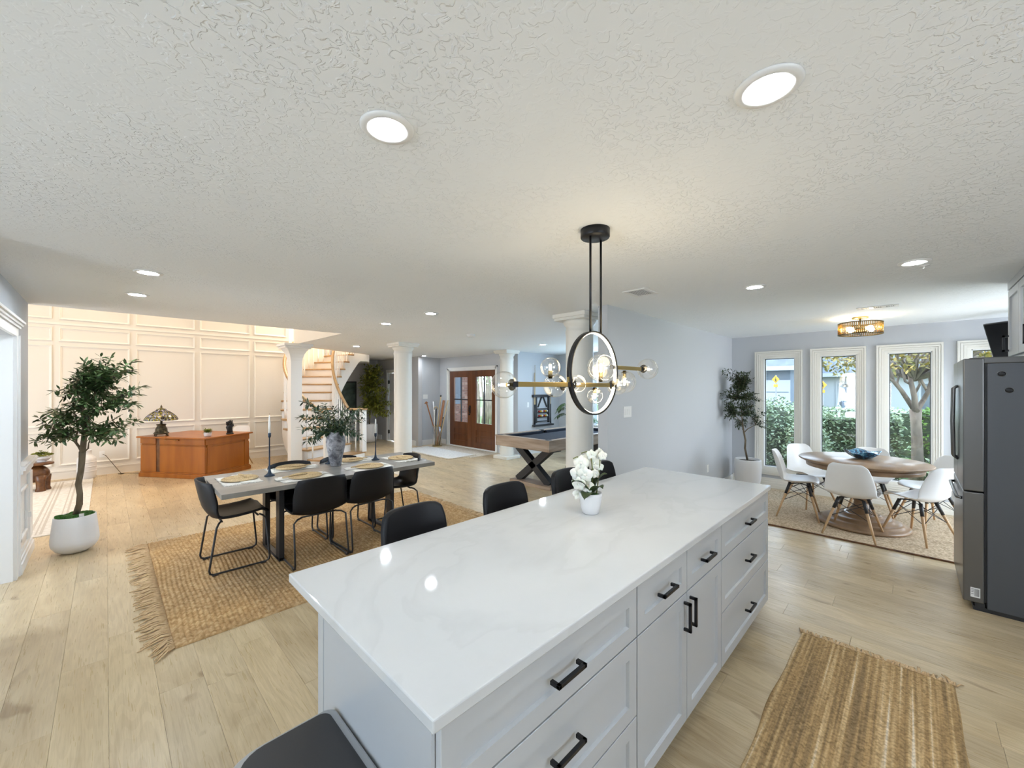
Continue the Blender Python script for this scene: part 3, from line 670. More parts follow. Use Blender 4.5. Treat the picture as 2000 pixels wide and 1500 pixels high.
for x0, x1 in ((.512,1.388), (2.330,3.312)):
    drawer(x0, x1, .703, .888, .135); drawer(x0, x1, .413, .697, .135, .57); drawer(x0, x1, .12, .407, .135, .265)
drawer(1.396,1.856,.703,.888,.135); drawer(1.862,2.322,.703,.888,.135)
for x0, x1, hx in ((1.396,1.856,1.826), (1.862,2.322,1.892)):
    o = shaker(MB(), x0, x1, .12, .697, YF).build('door', M['cabinet'], isl)
    pull(MB(), (hx, YF, .605), .13, True).build('handle', M['black_metal'], o, bevel=.0012)
top = MB().box(.483,.712,.898,3.337,1.660,.930).build('marble_worktop', M['marble'], None, bevel=.004)
tag(top, 'white veined marble worktop of the kitchen island', 'worktop')

# ---- orchid on the island
OX, OY = 1.90, 1.27
t = thing('potted_orchid', 'white orchid in a small white pot on the marble worktop', 'plant', (OX,OY,.930))
MB().lathe([(.0001,0),(.040,0),(.046,.006),(.056,.05),(.063,.095),(.064,.115),(.060,.115),(.058,.10),(.0001,.098)], 32).build('pot', M['porcelain'], t)
MB().lathe([(.0001,.105),(.03,.107),(.056,.101)], 20).build('moss', M['moss'], t)
def broad_leaf(p, a, L, W, rise, droop):
    m_ = MB(); ca, sa_ = math.cos(a), math.sin(a)
    def fn(u, v):
        w = W*math.sin(PI*min(1, u*.93+.07))**.6*(v*2-1)*.5; r = L*u
        z = rise*math.sin(u*PI*.55)-droop*u*u+abs(v*2-1)*W*.12
        return (p[0]+ca*r*.8-sa_*w, p[1]+sa_*r*.8+ca*w, p[2]+z)
    return m_.grid(fn, 8, 4)
for a, L, W, ri, dr in ((2.6,.11,.055,.045,.05), (1.9,.13,.05,.10,.02), (.4,.13,.05,.12,.02), (-.6,.12,.045,.14,.0), (3.6,.12,.05,.08,.02), (1.1,.12,.045,.13,.01), (-1.8,.10,.045,.12,.0)):
    broad_leaf((0,0,.098), a+PI/2-.78, L*1.12, W*1.25, ri, dr).build('orchid_leaf', M['leaf_dark'], t, solid=.002)
def blossom(c, nrm, s):
    m_ = MB(); n_ = Vector(nrm).normalized(); x = n_.cross(Vector((0,0,1))).normalized(); y = x.cross(n_); c = Vector(c)
    for k in range(5):
        a = 2*PI*k/5+PI/2; wd = .62 if k in (1,4) else .42
        d = x*math.cos(a)+y*math.sin(a); e = x*-math.sin(a)+y*math.cos(a)
        def fn(u, v, d=d, e=e, wd=wd):
            w = s*wd*math.sin(PI*min(1, .12+u*.85))**.7*(v*2-1)
            return c+d*(s*u)+e*w+n_*(s*.18*math.sin(u*PI)-s*.10*(2*v-1)**2)
        m_.grid(fn, 4, 4)
    m_.ball(c+n_*s*.15, s*.17, 8, 6)
    return m_
view = Vector((-.70,-.70,.1))
def orchid_stem(pts): MB().tube(pts, .0032, 6).build('stem', M['stem'], t)
orchid_stem([(-.005,.01,.10),(-.01,.02,.20),(-.02,.035,.27),(-.04,.06,.31),(-.06,.075,.30)])
orchid_stem([(.012,-.004,.10),(.014,-.006,.22),(.01,.0,.30),(-.01,.02,.34),(-.03,.04,.33)])
orchid_stem([(.03,-.02,.10),(.04,-.03,.22),(.045,-.035,.31),(.03,-.02,.35)])
o0 = Vector((OX,OY,.93))
for px, py, s in ((1135,905,.036), (1150,898,.038), (1128,925,.034), (1143,927,.036), (1130,945,.032), (1147,950,.030), (1160,905,.032), (1170,885,.024), (1177,890,.020), (1155,888,.022), (1128,965,.024), (1163,925,.022), (1172,912,.018)):
    p = P(px, py, 2.235+R.uniform(-.03,.03))-o0; s *= 1.28
    blossom(p, view+Vector((R.uniform(-.5,.5), R.uniform(-.5,.5), R.uniform(-.3,.4))), s).build('blossom', M['petal'], t)

# ---- bar stools
def make_stool(lb):
    t = thing('bar_stool', lb, 'bar stool', (0,0,0), 0, 'bar stools behind the island')   # faces -Y
    def back(u, v):
        x = (u*2-1)*(.180+.012*(1-v)-.014*max(0, v-.8)/.2); z = .70+.32*v-.022*max(0, v-.6)/.4*abs(2*u-1)**7
        return (x, .175+.035*v-.06*(abs(2*u-1)**2.2)*(1-.35*v), z)
    b = MB().grid(back, 12, 8); b.build('backrest', M['leather'], t, solid=.034, bevel=.010, seg=3)
    def seat(u, v):
        x = (u*2-1)*.195; y = -.19+.36*v
        return (x*(1-.12*(2*v-1)**4), y, .655+.02*(2*u-1)**2-.012*math.cos((2*v-1)*1.4))
    MB().grid(seat, 10, 8).build('seat', M['leather'], t, solid=.045, bevel=.010, seg=3)
    for sx_ in (-1, 1):
        for sy_, yy in ((-1,-.14), (1,.13)):
            MB().tube([(sx_*.13,yy,.64),(sx_*.205,yy+sy_*.055,0)], .011, 10).build('leg', M['black_metal'], t)
    q = [(-.18,-.176,.24),(.18,-.176,.24),(.18,.166,.24),(-.18,.166,.24)]
    MB().tube(q, .008, 8, closed=True).build('footrest', M['black_metal'], t)
    return t
st = make_stool('black leather bar stool nearest the camera, left of the three others'); st.location = (1.115,1.64,0)
for x, lb in ((1.765,'black leather bar stool second from the near end of the island'), (2.405,'black leather bar stool partly behind the orchid, on its left'), (2.83,'black leather bar stool farthest along the island, right of the orchid')):
    dup(st, (x,1.64+(0 if x < 2.7 else -.02),0), 0, lb)

# ---- trash can
t = thing('trash_can', 'brushed steel trash can with a black lid at the island end', 'trash can', (.335,1.02,0))
def rrect(x0, y0, x1, y1, rs, n=6):
    out = []
    for (cx_, cy_, r, a0) in ((x1-rs[0],y1-rs[0],rs[0],0), (x0+rs[1],y1-rs[1],rs[1],90), (x0+rs[2],y0+rs[2],rs[2],180), (x1-rs[3],y0+rs[3],rs[3],270)):
        for k in range(n+1):
            a = math.radians(a0+90*k/n); out.append((cx_+r*math.cos(a), cy_+r*math.sin(a)))
    return out
rs = (.03,.11,.11,.03)
MB().prism(rrect(-.145,-.24,.155,.245,rs), .02, .60).build('body', M['bin_steel'], t, bevel=.003)
MB().prism(rrect(-.14,-.235,.15,.24,rs), 0, .02).build('base', M['black_paint'], t)
MB().prism(rrect(-.15,-.245,.16,.25,(.035,.115,.115,.035)), .60, .648).build('rim', M['bin_steel'], t, bevel=.006)
MB().prism(rrect(-.105,-.232,.138,.236,(.030,.075,.075,.030)), .648, .654).build('lid', M['black_paint'], t, bevel=.003)
MB().box(-.148,.0,.622,-.118,.10,.6495).build('finger_slot', M['black_metal'], t)
MB().box(-.19,-.08,.02,-.14,.08,.035).build('pedal', M['steel'], t, bevel=.004)

# ---- pendant over the island
PX, PY = 1.84, 1.20
t = thing('pendant_light', 'black and brass linear pendant with lit ring and clear glass globes', 'pendant light', (PX,PY,0))
MB().lathe([(.0001,2.425),(.074,2.425),(.077,2.43),(.077,CEIL)], 40).build('canopy', M['black_metal'], t)
for dx in (-.045,.055): MB().tube([(dx,0,1.915),(dx,0,2.43)], .0062, 10).build('rod', M['black_metal'], t)
RZ, RR = 1.704, .222
m_ = MB(); n = 72; vs = []; fs = []
for j in range(n):
    a = 2*PI*j/n
    for r, yy in ((RR,-.014),(RR,.014),(RR-.008,.014),(RR-.008,-.014)): vs.append((r*math.cos(a)-.01, yy, RZ+r*math.sin(a)))
for j in range(n):
    for k in range(4): fs.append((j*4+k, j*4+(k+1) % 4, ((j+1) % n)*4+(k+1) % 4, ((j+1) % n)*4+k))
rg = m_.add(vs, fs, True).build('ring', M['black_metal'], t)
m_ = MB(); vs = []; fs = []
for j in range(n):
    a = 2*PI*j/n
    for r, yy in ((RR-.0082,-.008),(RR-.0082,.008),(RR-.012,.008),(RR-.012,-.008)): vs.append((r*math.cos(a)-.01, yy, RZ+r*math.sin(a)))
for j in range(n):
    for k in range(4): fs.append((j*4+k, j*4+(k+1) % 4, ((j+1) % n)*4+(k+1) % 4, ((j+1) % n)*4+k))
m_.add(vs, fs, True).build('led_strip', M['led'], rg)
def arm(x0, x1, y, z, capl, capr):
    o = MB().box(x0,y-.008,z-.011,x1,y+.008,z+.011).build('bar', M['brass'], t, bevel=.0015)
    k = MB()
    if capl: k.box(x0-.014,y-.009,z-.012,x0,y+.009,z+.012)
    if capr: k.box(x1,y-.009,z-.012,x1+.016,y+.009,z+.012)
    k.build('end_cap', M['black_metal'], o)
arm(-.60,-.25,0,1.642,1,1); arm(-.24,.145,.006,1.641,0,1); arm(.175,.505,0,1.742,1,1)
MB().box(-.24,-.004,1.68,-.215,.006,1.63).box(.17,-.004,1.742,.20,.006,1.75).build('bracket', M['brass'], t)
def globe(c, r, axis, neck):
    c = Vector(c); ax = Vector(axis)
    g = MB().ball(c, r, 32, 20).build('globe', M['globe'], t)
    base = c-ax*r*.86
    MB().tube([base-ax*neck, base, base+ax*.002], [.009,.012,.026], 16).build('cup', M['dark_brass'], t)
    MB().tube([base, base+ax*r*.55], .010, 12).build('lamp_holder', M['brass'], t)
    MB().tube([base+ax*r*.55, base+ax*r*1.15], .0062, 10).build('bulb', M['bulb'], t)
globe((-.595,.085,1.640), .060, (0,1,0), .012)
globe((-.376,0,1.722), .047, (0,0,1), .012)
globe((-.235,.085,1.638), .060, (0,1,0), .012)
globe((-.165,-.0,1.646), .046, (1,0,0), .012)
globe((.065,.006,1.735), .076, (0,0,1), .012)
globe((.005,.006,1.583), .042, (0,0,-1), .010)
globe((.235,.006,1.642), .058, (1,0,0), .012)
globe((.31,0,1.660), .066, (0,0,-1), .010)
globe((.60,0,1.745), .066, (1,0,0), .012)
add_light('pendant_glow', 'POINT', (PX+.02, PY-.06, 1.80), (0,0,0), 6, (1,0.80,0.50), shadow_soft_size=.2)

# ================================================================== DINING AREA
def heightrug(x0, y0, x1, y1, rx, ry, base, amp, fn, nm, m, wob=.0):
    nx, ny = int((x1-x0)/rx), int((y1-y0)/ry)
    mb = MB()
    def g(u, v):
        x = x0+(x1-x0)*u; y = y0+(y1-y0)*v
        ex = wob*(math.sin(x*5.3+1)+.6*math.sin(x*11)) if wob else 0
        if u in (0.0, 1.0) or v in (0.0, 1.0): return (x, y+ex*(v*2-1), .001)
        return (x, y+ex*(v*2-1), base+amp*fn(x, y))
    mb.grid(g, nx, ny, True)
    return mb.build(nm, m)
def knots(x, y):
    xx = x+.014*math.sin(y*2.3)+.007*math.sin(y*6+x*2)
    return (abs(math.sin(PI*xx/.030))**.7)*(.35+.65*abs(math.sin(PI*y/.023+(math.floor(xx/.030)%2)*1.57))**.7)
rug = heightrug(.30,3.25,3.30,5.62,.0070,.0056,.004,.013,knots,'jute_rug',M['jute'])
tag(rug, 'large woven tan jute rug with long fringe under the dining table', 'rug')
fr = MB()
for side, xs in ((-1,.30), (1,3.30)):
    k = 0
    while k < 165:
        y = 3.26+k*2.35/165; clump = math.sin(k*.37)*.012
        L = R.uniform(.11,.17) if side < 0 else R.uniform(.08,.13)
        a = R.uniform(-.35,.35)-(.5 if k < 12 and side < 0 else 0)
        e = Vector((side*L*math.cos(a), L*math.sin(a)+clump, 0)); p = Vector((xs, y, .008))
        fr.tube([p, p+e*.35+Vector((0,R.uniform(-.006,.006),.007+R.uniform(0,.008))), p+e*.7+Vector((0,R.uniform(-.01,.01),.004)), p+e+Vector((0,R.uniform(-.02,.02),-.003))], [.0058,.0062,.0050,.0030], 5)
        k += 1
fr.build('fringe', M['fringe'], rug, kind='stuff')

def make_chair(lb):
    """bucket dining chair facing +X, black sled base"""
    t = thing('dining_chair', lb, 'chair', (0,0,0), 0, 'black bucket chairs around the dining table')
    prof = [(.235,.455,.205),(.20,.468,.225),(.10,.452,.232),(-.02,.442,.235),(-.12,.445,.236),(-.185,.475,.236),(-.225,.54,.238),(-.250,.63,.236),(-.268,.72,.228),(-.283,.80,.205)]
    prof = [Vector(p) for p in prof]
    def fn(u, v):
        k = v*(len(prof)-1); i = min(int(k), len(prof)-2); f_ = k-i; p = prof[i].lerp(prof[i+1], f_)
        s_ = u*2-1; w = p.z
        curl = .055*abs(s_)**2.6
        bk = max(0, min(1, (v-.45)/.3))
        return (p.x+curl*bk*1.5, s_*w, p.y+curl*(1-bk)*.7*(1 if v > .12 else .3)-(.018*abs(s_)**3 if v > .93 else 0))
    MB().grid(fn, 14, 22).build('shell', M['leather'], t, solid=.020, bevel=.006)
    for s_ in (-1, 1):
        y = s_*.205; yf = s_*.235
        pts = [(.17,y*.75,.435),(.185,y*.95,.43),(.20,yf*.98,.41),(.232,yf,.06),(.226,yf,.025),(.20,yf,.011),(-.19,yf,.011),(-.215,yf,.022),(-.222,yf,.05),(-.17,yf*.98,.40),(-.15,y*.95,.425),(-.13,y*.75,.43)]
        MB().tube(pts, .0085, 8).build('leg_frame', M['black_paint'], t)
        for xx in (.18,-.18): MB().box(xx-.022,yf-.012,0,xx+.022,yf+.012,.012).build('foot_pad', M['black_paint'], t, bevel=.003)
    for xx in (.155,-.12): MB().tube([(xx,-.16,.43),(xx,.16,.43)], .008, 8).build('crossbar', M['black_paint'], t)
    return t
RUG = .0145
cA = make_chair('black bucket dining chair at the left head of the table'); cA.location = (.84,4.47,RUG)
dup(cA, (1.405,4.06,RUG), PI/2, 'black bucket dining chair on the near side, seen from behind, left of two')
dup(cA, (1.905,4.08,RUG), PI/2+.06, 'black bucket dining chair on the near side, seen from behind, right of two')
dup(cA, (2.42,4.36,RUG), PI-.10, 'black bucket dining chair at the far right head of the table')
dup(cA, (1.41,4.60,RUG), -PI/2, 'black bucket dining chair on the far side behind the tall candlestick')
dup(cA, (1.93,4.58,RUG), -PI/2, 'black bucket dining chair on the far side behind the stone vase')

t = thing('dining_table', 'long grey concrete topped dining table with black legs', 'table', (0,0,RUG))
TX0, TX1, TY0, TY1, TZ = .655, 2.75, 3.945, 4.865, .76-RUG
MB().prism([(TX0,TY0),(TX1-.05,TY0),(TX1+.03,TY1-.18),(TX1+.03,TY1),(TX0+.01,TY1+.04)], TZ-.042, TZ).build('table_top', M['table_top'], t, bevel=.003)
for x in (1.15, 2.27):
    for y in (4.20, 4.66): MB().box(x-.022,y-.05,.012,x+.022,y+.05,TZ-.042).build('leg', M['black_paint'], t, bevel=.002)
    MB().box(x-.022,4.15,0,x+.022,4.71,.03).build('foot_bar', M['black_paint'], t, bevel=.002)
    MB().box(x-.03,4.10,TZ-.052,x+.03,4.76,TZ-.042).build('mounting_plate', M['black_paint'], t)
# placemats, napkins with seagrass chargers
TT = .76
names = [('at the left head of the table',(.875,4.47),0),('at the near side left seat',(1.36,4.165),PI/2),('at the near side right seat',(2.02,4.185),PI/2),
         ('on the far side beside the tall candlestick',(1.40,4.72),-PI/2),('on the far side right of the vase',(2.03,4.70),-PI/2),('at the right head of the table',(2.52,4.40),PI)]
def cloth(w, h, z, seed, folds=.0):
    r_ = random.Random(seed); ph = r_.uniform(0,6); m_ = MB()
    def fn(u, v): return ((u-.5)*w+.004*math.sin(v*21+ph), (v-.5)*h+.004*math.sin(u*23+ph), z+.0012*math.sin(u*9+ph)*math.sin(v*8))
    m_.grid(fn, 18, 22)
    for s_ in (-1,1):
        for k in range(34):
            x = -w/2+w*k/33; m_.bar((x,s_*h/2,z),(x+r_.uniform(-.004,.004),s_*(h/2+.018),z-.001),.003,.0015)
    return m_
mat0 = nap0 = ch0 = None
for k, (wh, (x, y), rz) in enumerate(names):
    lbm = 'cream fringed linen placemat '+wh; lbc = 'round woven seagrass charger '+wh
    if k == 0:
        a = thing('placemat', lbm, 'placemat', (x,y,TT+.001), rz, 'cream placemats on the dining table')
        cloth(.30,.42,.002,3).build('cloth', M['linen'], a, solid=.002)
        m_ = MB(); m_.grid(lambda u, v: (.03+(u-.5)*.10+.003*math.sin(v*14), .02+(v-.5)*.46, .0065+.0025*math.sin(u*12)+.001*math.sin(v*17)), 8, 16)
        m_.build('napkin', M['linen'], a, solid=.003)
        mat0 = a
        b = thing('charger', lbc, 'charger', (x+.01,y,TT+.012), rz, 'woven chargers on the dining table')
        m_ = MB(); pts = []
        for i in range(420):
            a_ = i*2*PI/28; r_ = .006+.0093*a_/(2*PI)
            pts.append((r_*math.cos(a_), r_*math.sin(a_), .0035+.001*math.sin(a_*9)))
        m_.tube(pts, .0048, 5).build('coil', M['seagrass'], b)
        MB().tube([(.142*math.cos(2*PI*i/60), .142*math.sin(2*PI*i/60), .005) for i in range(60)], .0055, 6, closed=True).build('rim', M['cane_pale'], b)
        m_ = MB(); m_.tube([(.04,-.03,.013),(.05,.06,.014),(.03,.19,.009)], [.010,.014,.012], 6, sx=.45)
        m_.build('napkin_fold', M['seagrass'], b)
        ch0 = b
    else:
        dup(mat0, (x,y,TT+.001), rz, lbm); dup(ch0, (x,y,TT+.012), rz, lbc)

# vase with olive branches
VX, VY = 1.79, 4.52
t = thing('stone_vase', 'mottled grey stoneware vase in the middle of the dining table', 'vase', (VX,VY,TT))
MB().lathe([(.0001,0),(.052,0),(.056,.01),(.066,.07),(.082,.15),(.096,.22),(.099,.265),(.092,.31),(.072,.345),(.060,.355),(.058,.365),(.062,.372),(.056,.374),(.050,.362),(.060,.33),(.0001,.30)], 44).build('body', M['stone_vase'], t)
def leafy(parent, twigs, L, W, step, leafmat, stemmat, r0=.004, fruit=None, seed=1, spread=.75, name='leaves', up=(0,0,1)):
    r_ = random.Random(seed); lf = MB(); tw = MB(); fb = MB(); nf = 0
    for pts in twigs:
        pts = [Vector(p) for p in pts]
        tw.tube(pts, [r0*(1-.75*i/(len(pts)-1)) for i in range(len(pts))], 5)
        seg = [(pts[i+1]-pts[i]).length for i in range(len(pts)-1)]; tot = sum(seg); s_ = tot*.22; k = 0
        while s_ < tot:
            a = s_; i = 0
            while i < len(seg)-1 and a > seg[i]: a -= seg[i]; i += 1
            p = pts[i].lerp(pts[i+1], min(1, a/seg[i])); d = (pts[i+1]-pts[i]).normalized()
            ang = r_.uniform(0, 2*PI)
            q = Vector((math.cos(ang), math.sin(ang), r_.uniform(-.5,.7))); q = (q-d*q.dot(d)).normalized()
            for sg in (-1, 1):
                e = d*(1-spread+r_.uniform(-.1,.25))+q*sg*spread
                lf.leaf(p, e, (r_.uniform(-.6,.6), r_.uniform(-.6,.6), 1), L*r_.uniform(.75,1.15), W*r_.uniform(.8,1.15), r_.uniform(.05,.3))
            if fruit and r_.random() < fruit: fb.ball(p+q*.01+Vector((0,0,-.012)), .008, 7, 5, (.8,.8,1.25)); nf += 1
            s_ += step*r_.uniform(.8,1.2); k += 1
        lf.leaf(pts[-1], d, (0,0,1), L, W, .1)
    tw.build('twigs', stemmat, parent, kind='stuff'); o = lf.build(name, leafmat, parent, kind='stuff')
    if nf: fb.build('olives', M['olive_fruit'], parent, kind='stuff')
    return o
t2 = thing('olive_branches', 'dark green olive branches spreading out of the stone vase', 'branches', (VX,VY,TT+.31))
o0 = Vector((VX,VY,TT+.31)); tw = []
r_ = random.Random(5)
for px, py in ((584,815),(590,838),(598,788),(612,800),(605,862),(632,790),(650,800),(662,820),(676,800),(690,812),(702,800),(704,812),(686,835),(698,845),(618,835),(628,815),(660,840),(612,850)):
  for jt in range(2):
    tip = P(px+jt*r_.uniform(-9,9), py+jt*r_.uniform(-4,12), 4.47+r_.uniform(-.22,.22))-o0
    a = Vector((r_.uniform(-.02,.02), r_.uniform(-.02,.02), 0)); h_ = max(tip.z*.85, .10)
    tw.append([a, a+Vector((0,0,.05))+tip*.08, Vector((tip.x*.35, tip.y*.35, h_*.62)), Vector((tip.x*.72, tip.y*.72, (h_+tip.z)/2)), tip])
leafy(t2, tw, .072, .021, .022, M['leaf_grey'], M['stem'], .003, .12, 8)

def candlestick(lb, x, y, h, hc):
    t = thing('candlestick', lb, 'candlestick', (x,y,TT), 0, 'dark blue candlesticks on the dining table')
    MB().lathe([(.0001,0),(.046,0),(.047,.006),(.030,.016),(.016,.03),(.010,.06),(.0065,.12),(.0055,h-.05),(.008,h-.045),(.013,h-.035),(.014,h),(.010,h),(.0001,h-.02)], 24).build('stand', M['iron'], t)
    c_ = thing('taper_candle', lb.replace('dark iron candlestick', 'ivory taper candle in the candlestick'), 'candle', (x,y,TT+h-.01), 0, 'taper candles on the dining table')
    MB().lathe([(.0001,0),(.0105,0),(.0095,hc*.5),(.006,hc*.92),(.001,hc)], 16).build('wax', M['wax'], c_)
    MB().tube([(0,0,hc-.002),(.001,0,hc+.012)], .001, 5).build('wick', M['black_paint'], c_)
M['iron'] = mat('dark_blue_iron', (0.03,0.045,0.07), 0.4, metal=0.6)
candlestick('tallest dark iron candlestick near the left end of the table', 1.13,4.47,.42,.19)
candlestick('dark iron candlestick at the right of the vase', 2.27,4.55,.32,.18)
candlestick('dark iron candlestick hidden behind the stone vase', 1.79,4.70,.36,.18)

# ================================================================== LEFT TREE AND PANELLED ROOM
def pot_tree(name, label, loc, rz=0): return thing(name, label, 'plant', loc, rz)
TX, TY = -.215, 5.90
t = pot_tree('olive_tree', 'tall artificial olive tree in a wide white pot at the left wall end', (TX,TY,0))
MB().lathe([(.0001,.01),(.06,.0),(.09,.004),(.138,.035),(.164,.075),(.171,.11),(.170,.15),(.158,.27),(.149,.355),(.146,.362),(.141,.360),(.140,.34),(.0001,.33)], 48).build('pot', M['porcelain'], t)
m_ = MB()
m_.lathe([(.0001,.368),(.04,.370),(.09,.362),(.13,.350),(.139,.338)], 40)
for k in range(160):
    a = R.uniform(0,2*PI); r = .128*math.sqrt(R.random()); m_.ball((r*math.cos(a), r*math.sin(a), .357+R.uniform(-.004,.008)), R.uniform(.010,.022), 6, 4, (1,1,.6))
m_.build('moss', M['moss'], t, kind='stuff')
MB().box(.03,-.125,.36,.065,-.12,.39).build('care_tag', M['paper'], t)
o0 = Vector((TX,TY,0)); DT = 4.0
def q(px, py, dd=0): return P(px, py, DT+dd)-o0
tr = MB()
tr.tube([Vector((0,0,.34)), q(155,985), q(156,965), q(153,945), q(158,920), q(160,900), q(161,882)], [.026,.025,.022,.024,.023,.024,.026], 10)
tr.tube([q(161,884), q(163,865), q(165,845), q(168,820,.02), q(176,798,.04), q(186,775,.05), q(184,745,.06)], [.025,.023,.021,.018,.013,.010,.007], 9)
tr.tube([q(161,884), q(154,872), q(148,864), q(149,850), q(153,838), q(148,815,-.04), q(140,790,-.06)], [.013,.011,.011,.009,.008,.007,.004], 8)
tr.tube([q(149,866), q(143,861), q(136,858), q(128,844), q(121,830)], [.007,.006,.006,.004,.003], 6)
tr.tube([q(163,884), q(172,876), q(173,866), q(180,848), q(192,832)], [.008,.007,.005,.004,.003], 6)
tr.tube([q(168,825), q(180,808), q(195,800)], [.012,.009,.006], 7)
tr.tube([q(167,830), q(158,800,.05), q(160,770,.05), q(165,740,.03)], [.014,.011,.008,.005], 7)
tr.build('trunk', M['bark'], t)
r_ = random.Random(11); tw = []
def twig(a, b, sag=0.0):
    a = Vector(a); b = Vector(b); mid = (a+b)/2; out = Vector((r_.uniform(-.03,.03), r_.uniform(-.03,.03), r_.uniform(0,.05)-sag))
    tw.append([a, a.lerp(mid,.6)+out*.7, mid+out, mid.lerp(b,.6)+out*.6, b])
tips = [(197,697),(217,697),(196,715),(210,712),(230,712),(262,705),(262,723),(249,724),(240,740),(180,722),(172,735),(160,740),(144,742),(140,755),(138,768),(150,730),(205,725),(222,735),
        (278,755),(262,762),(245,768),(268,770),(258,788),(240,782),(268,790),(252,800),(274,822),(255,818),(240,828),(228,815),(240,845),(226,850),(212,862),(205,845),(235,862),
        (74,815),(90,808),(100,798),(112,812),(128,800),(132,790),(118,822),(66,862),(82,848),(92,838),(105,836),(118,842),(88,862),(102,868),(122,860),(108,850),(137,850),(144,838),(128,828),(190,862),(198,852),(180,856)]
bases = [(q(166,840),),(q(165,800,.05),),(q(184,760,.05),),(q(150,830),),(q(160,770,.05),),(q(195,800),),(q(136,858),),(q(180,850),)]
for px, py in tips:
    tip = q(px, py, r_.uniform(-.22,.22))
    bb = min((b[0] for b in bases), key=lambda b: (b-tip).length+abs(b.z-tip.z+.15)*.6)
    twig(bb, tip, -.01)
for k in range(110):     # inner twigs
    a = r_.uniform(0,2*PI); h = r_.uniform(0,1); rr = (.30-.12*h)*math.sqrt(r_.random())
    cpx = 158+22*h; cz = P(cpx, 850-135*h, DT)-o0
    tip = cz+Vector((rr*math.cos(a), rr*math.sin(a), r_.uniform(-.03,.08))); bb = min((b[0] for b in bases), key=lambda b: (b-tip).length)
    twig(bb.lerp(tip,.15), tip)
leafy(t, tw, .068, .023, .0185, M['leaf'], M['bark'], .004, .08, 21)

# cream rug, elephant stand, bowls, floor pot
rg = tag(MB().cbox(-2.3,6.73,0,-.155,10.38,.010,.004).build('area_rug', M['cream_rug']), 'cream striped area rug at left behind the olive tree', 'rug')
for i, xx in enumerate((-.36,-.40,-.52,-.55,-.60,-1.4,-1.45)): MB().box(xx,6.80,.010,xx+(.012 if i % 2 else .022),10.30,.0112).build('stripe', M['cream_rug_line'], rg)
EX, EY = -.80, 9.72
t = thing('elephant_stool', 'carved dark wooden elephant stool on the cream rug at far left', 'stool', (EX,EY,.010), math.radians(-20))
MB().lathe([(.0001,.405),(.19,.405),(.20,.412),(.20,.43),(.19,.438),(.0001,.438)], 28, (0,0,0), True, 1.15, .9).build('seat', M['carved'], t)
MB().ball((.0,0,.27), .15, 18, 12, (1.25,.85,.95)).build('body', M['carved'], t)
for sx_ in (-1,1):
    for sy_ in (-1,1): MB().lathe([(.0001,0),(.058,0),(.06,.015),(.048,.05),(.052,.14),(.062,.24),(.0001,.26)], 14, (sx_*.115,sy_*.065,0)).build('leg', M['carved'], t)
MB().ball((-.20,0,.27), .085, 14, 10, (.9,.9,1.15)).tube([(-.25,0,.26),(-.285,0,.18),(-.28,0,.08),(-.25,0,.03),(-.22,0,.02)], [.04,.032,.024,.018,.012], 10).build('head', M['carved'], t)
for sy_ in (-1,1):
    MB().ball((-.155,sy_*.095,.30), .075, 12, 8, (.8,.25,1.1)).build('ear', M['ivory'], t)
    MB().tube([(-.26,sy_*.035,.22),(-.31,sy_*.05,.20),(-.34,sy_*.05,.22)], [.012,.009,.003], 8).build('tusk', M['ivory'], t)
t = thing('succulent_bowl', 'white fluted bowl of green succulents on the elephant stool', 'plant', (EX+.09,EY+.03,.448))
MB().lathe([(.0001,0),(.055,0),(.06,.006),(.05,.012),(.095,.05),(.118,.085),(.110,.085),(.0001,.075)], 30).build('bowl', M['porcelain'], t)
m_ = MB()
for k in range(60):
    a = R.uniform(0,2*PI); r = .125*math.sqrt(R.random()); c_ = (r*math.cos(a), r*math.sin(a), .095+.075*R.random()*(1.1-r/.14))
    for j in range(6):
        b = 2*PI*j/6; m_.leaf(c_, (math.cos(b), math.sin(b), .6), (0,0,1), .032, .02, -.2)
m_.build('rosettes', M['leaf_yellow'], t, kind='stuff')
t = thing('coiled_bowl', 'small tan bowl beside the succulents on the elephant stool', 'bowl', (EX-.13,EY-.02,.448))
MB().lathe([(.0001,0),(.04,0),(.07,.02),(.075,.045),(.066,.06),(.05,.052),(.0001,.045)], 26).build('bowl', M['cane_pale'], t)
t = thing('floor_vase', 'large white ribbed floor vase against the panelled wall behind the tree', 'vase', (-.24,10.42,0))
MB().lathe([(.0001,0),(.10,0),(.118,.02),(.124,.12),(.124,.33),(.115,.38),(.075,.41),(.062,.43),(.062,.50),(.07,.51),(.058,.51),(.0001,.45)], 40).build('body', M['porcelain'], t)
for z in (.14,.22,.30): MB().tube([(.001+(.124)*math.cos(2*PI*i/40), .124*math.sin(2*PI*i/40), z) for i in range(40)], .006, 6, closed=True).build('rib', M['porcelain'], t)
c_ = MB().tube([(-.04,10.66,.38),(0,10.62,.36),(.08,10.60,.22),(.16,10.58,.08),(.20,10.56,.012),(.24,10.50,.008),(.20,10.46,.008),(.16,10.52,.010),(.24,10.54,.010),(.40,10.40,.007),(.62,10.25,.007)], .005, 7).build('power_cord', M['bronze'])
tag(c_, 'thin power cord running down the panelled wall to the desk', 'cord')

# desk
ang = math.atan2(-1.186, .776)    # long side direction
t = thing('desk', 'orange brown wooden executive desk standing at an angle', 'desk', (1.225,8.83,0), ang+PI/2)
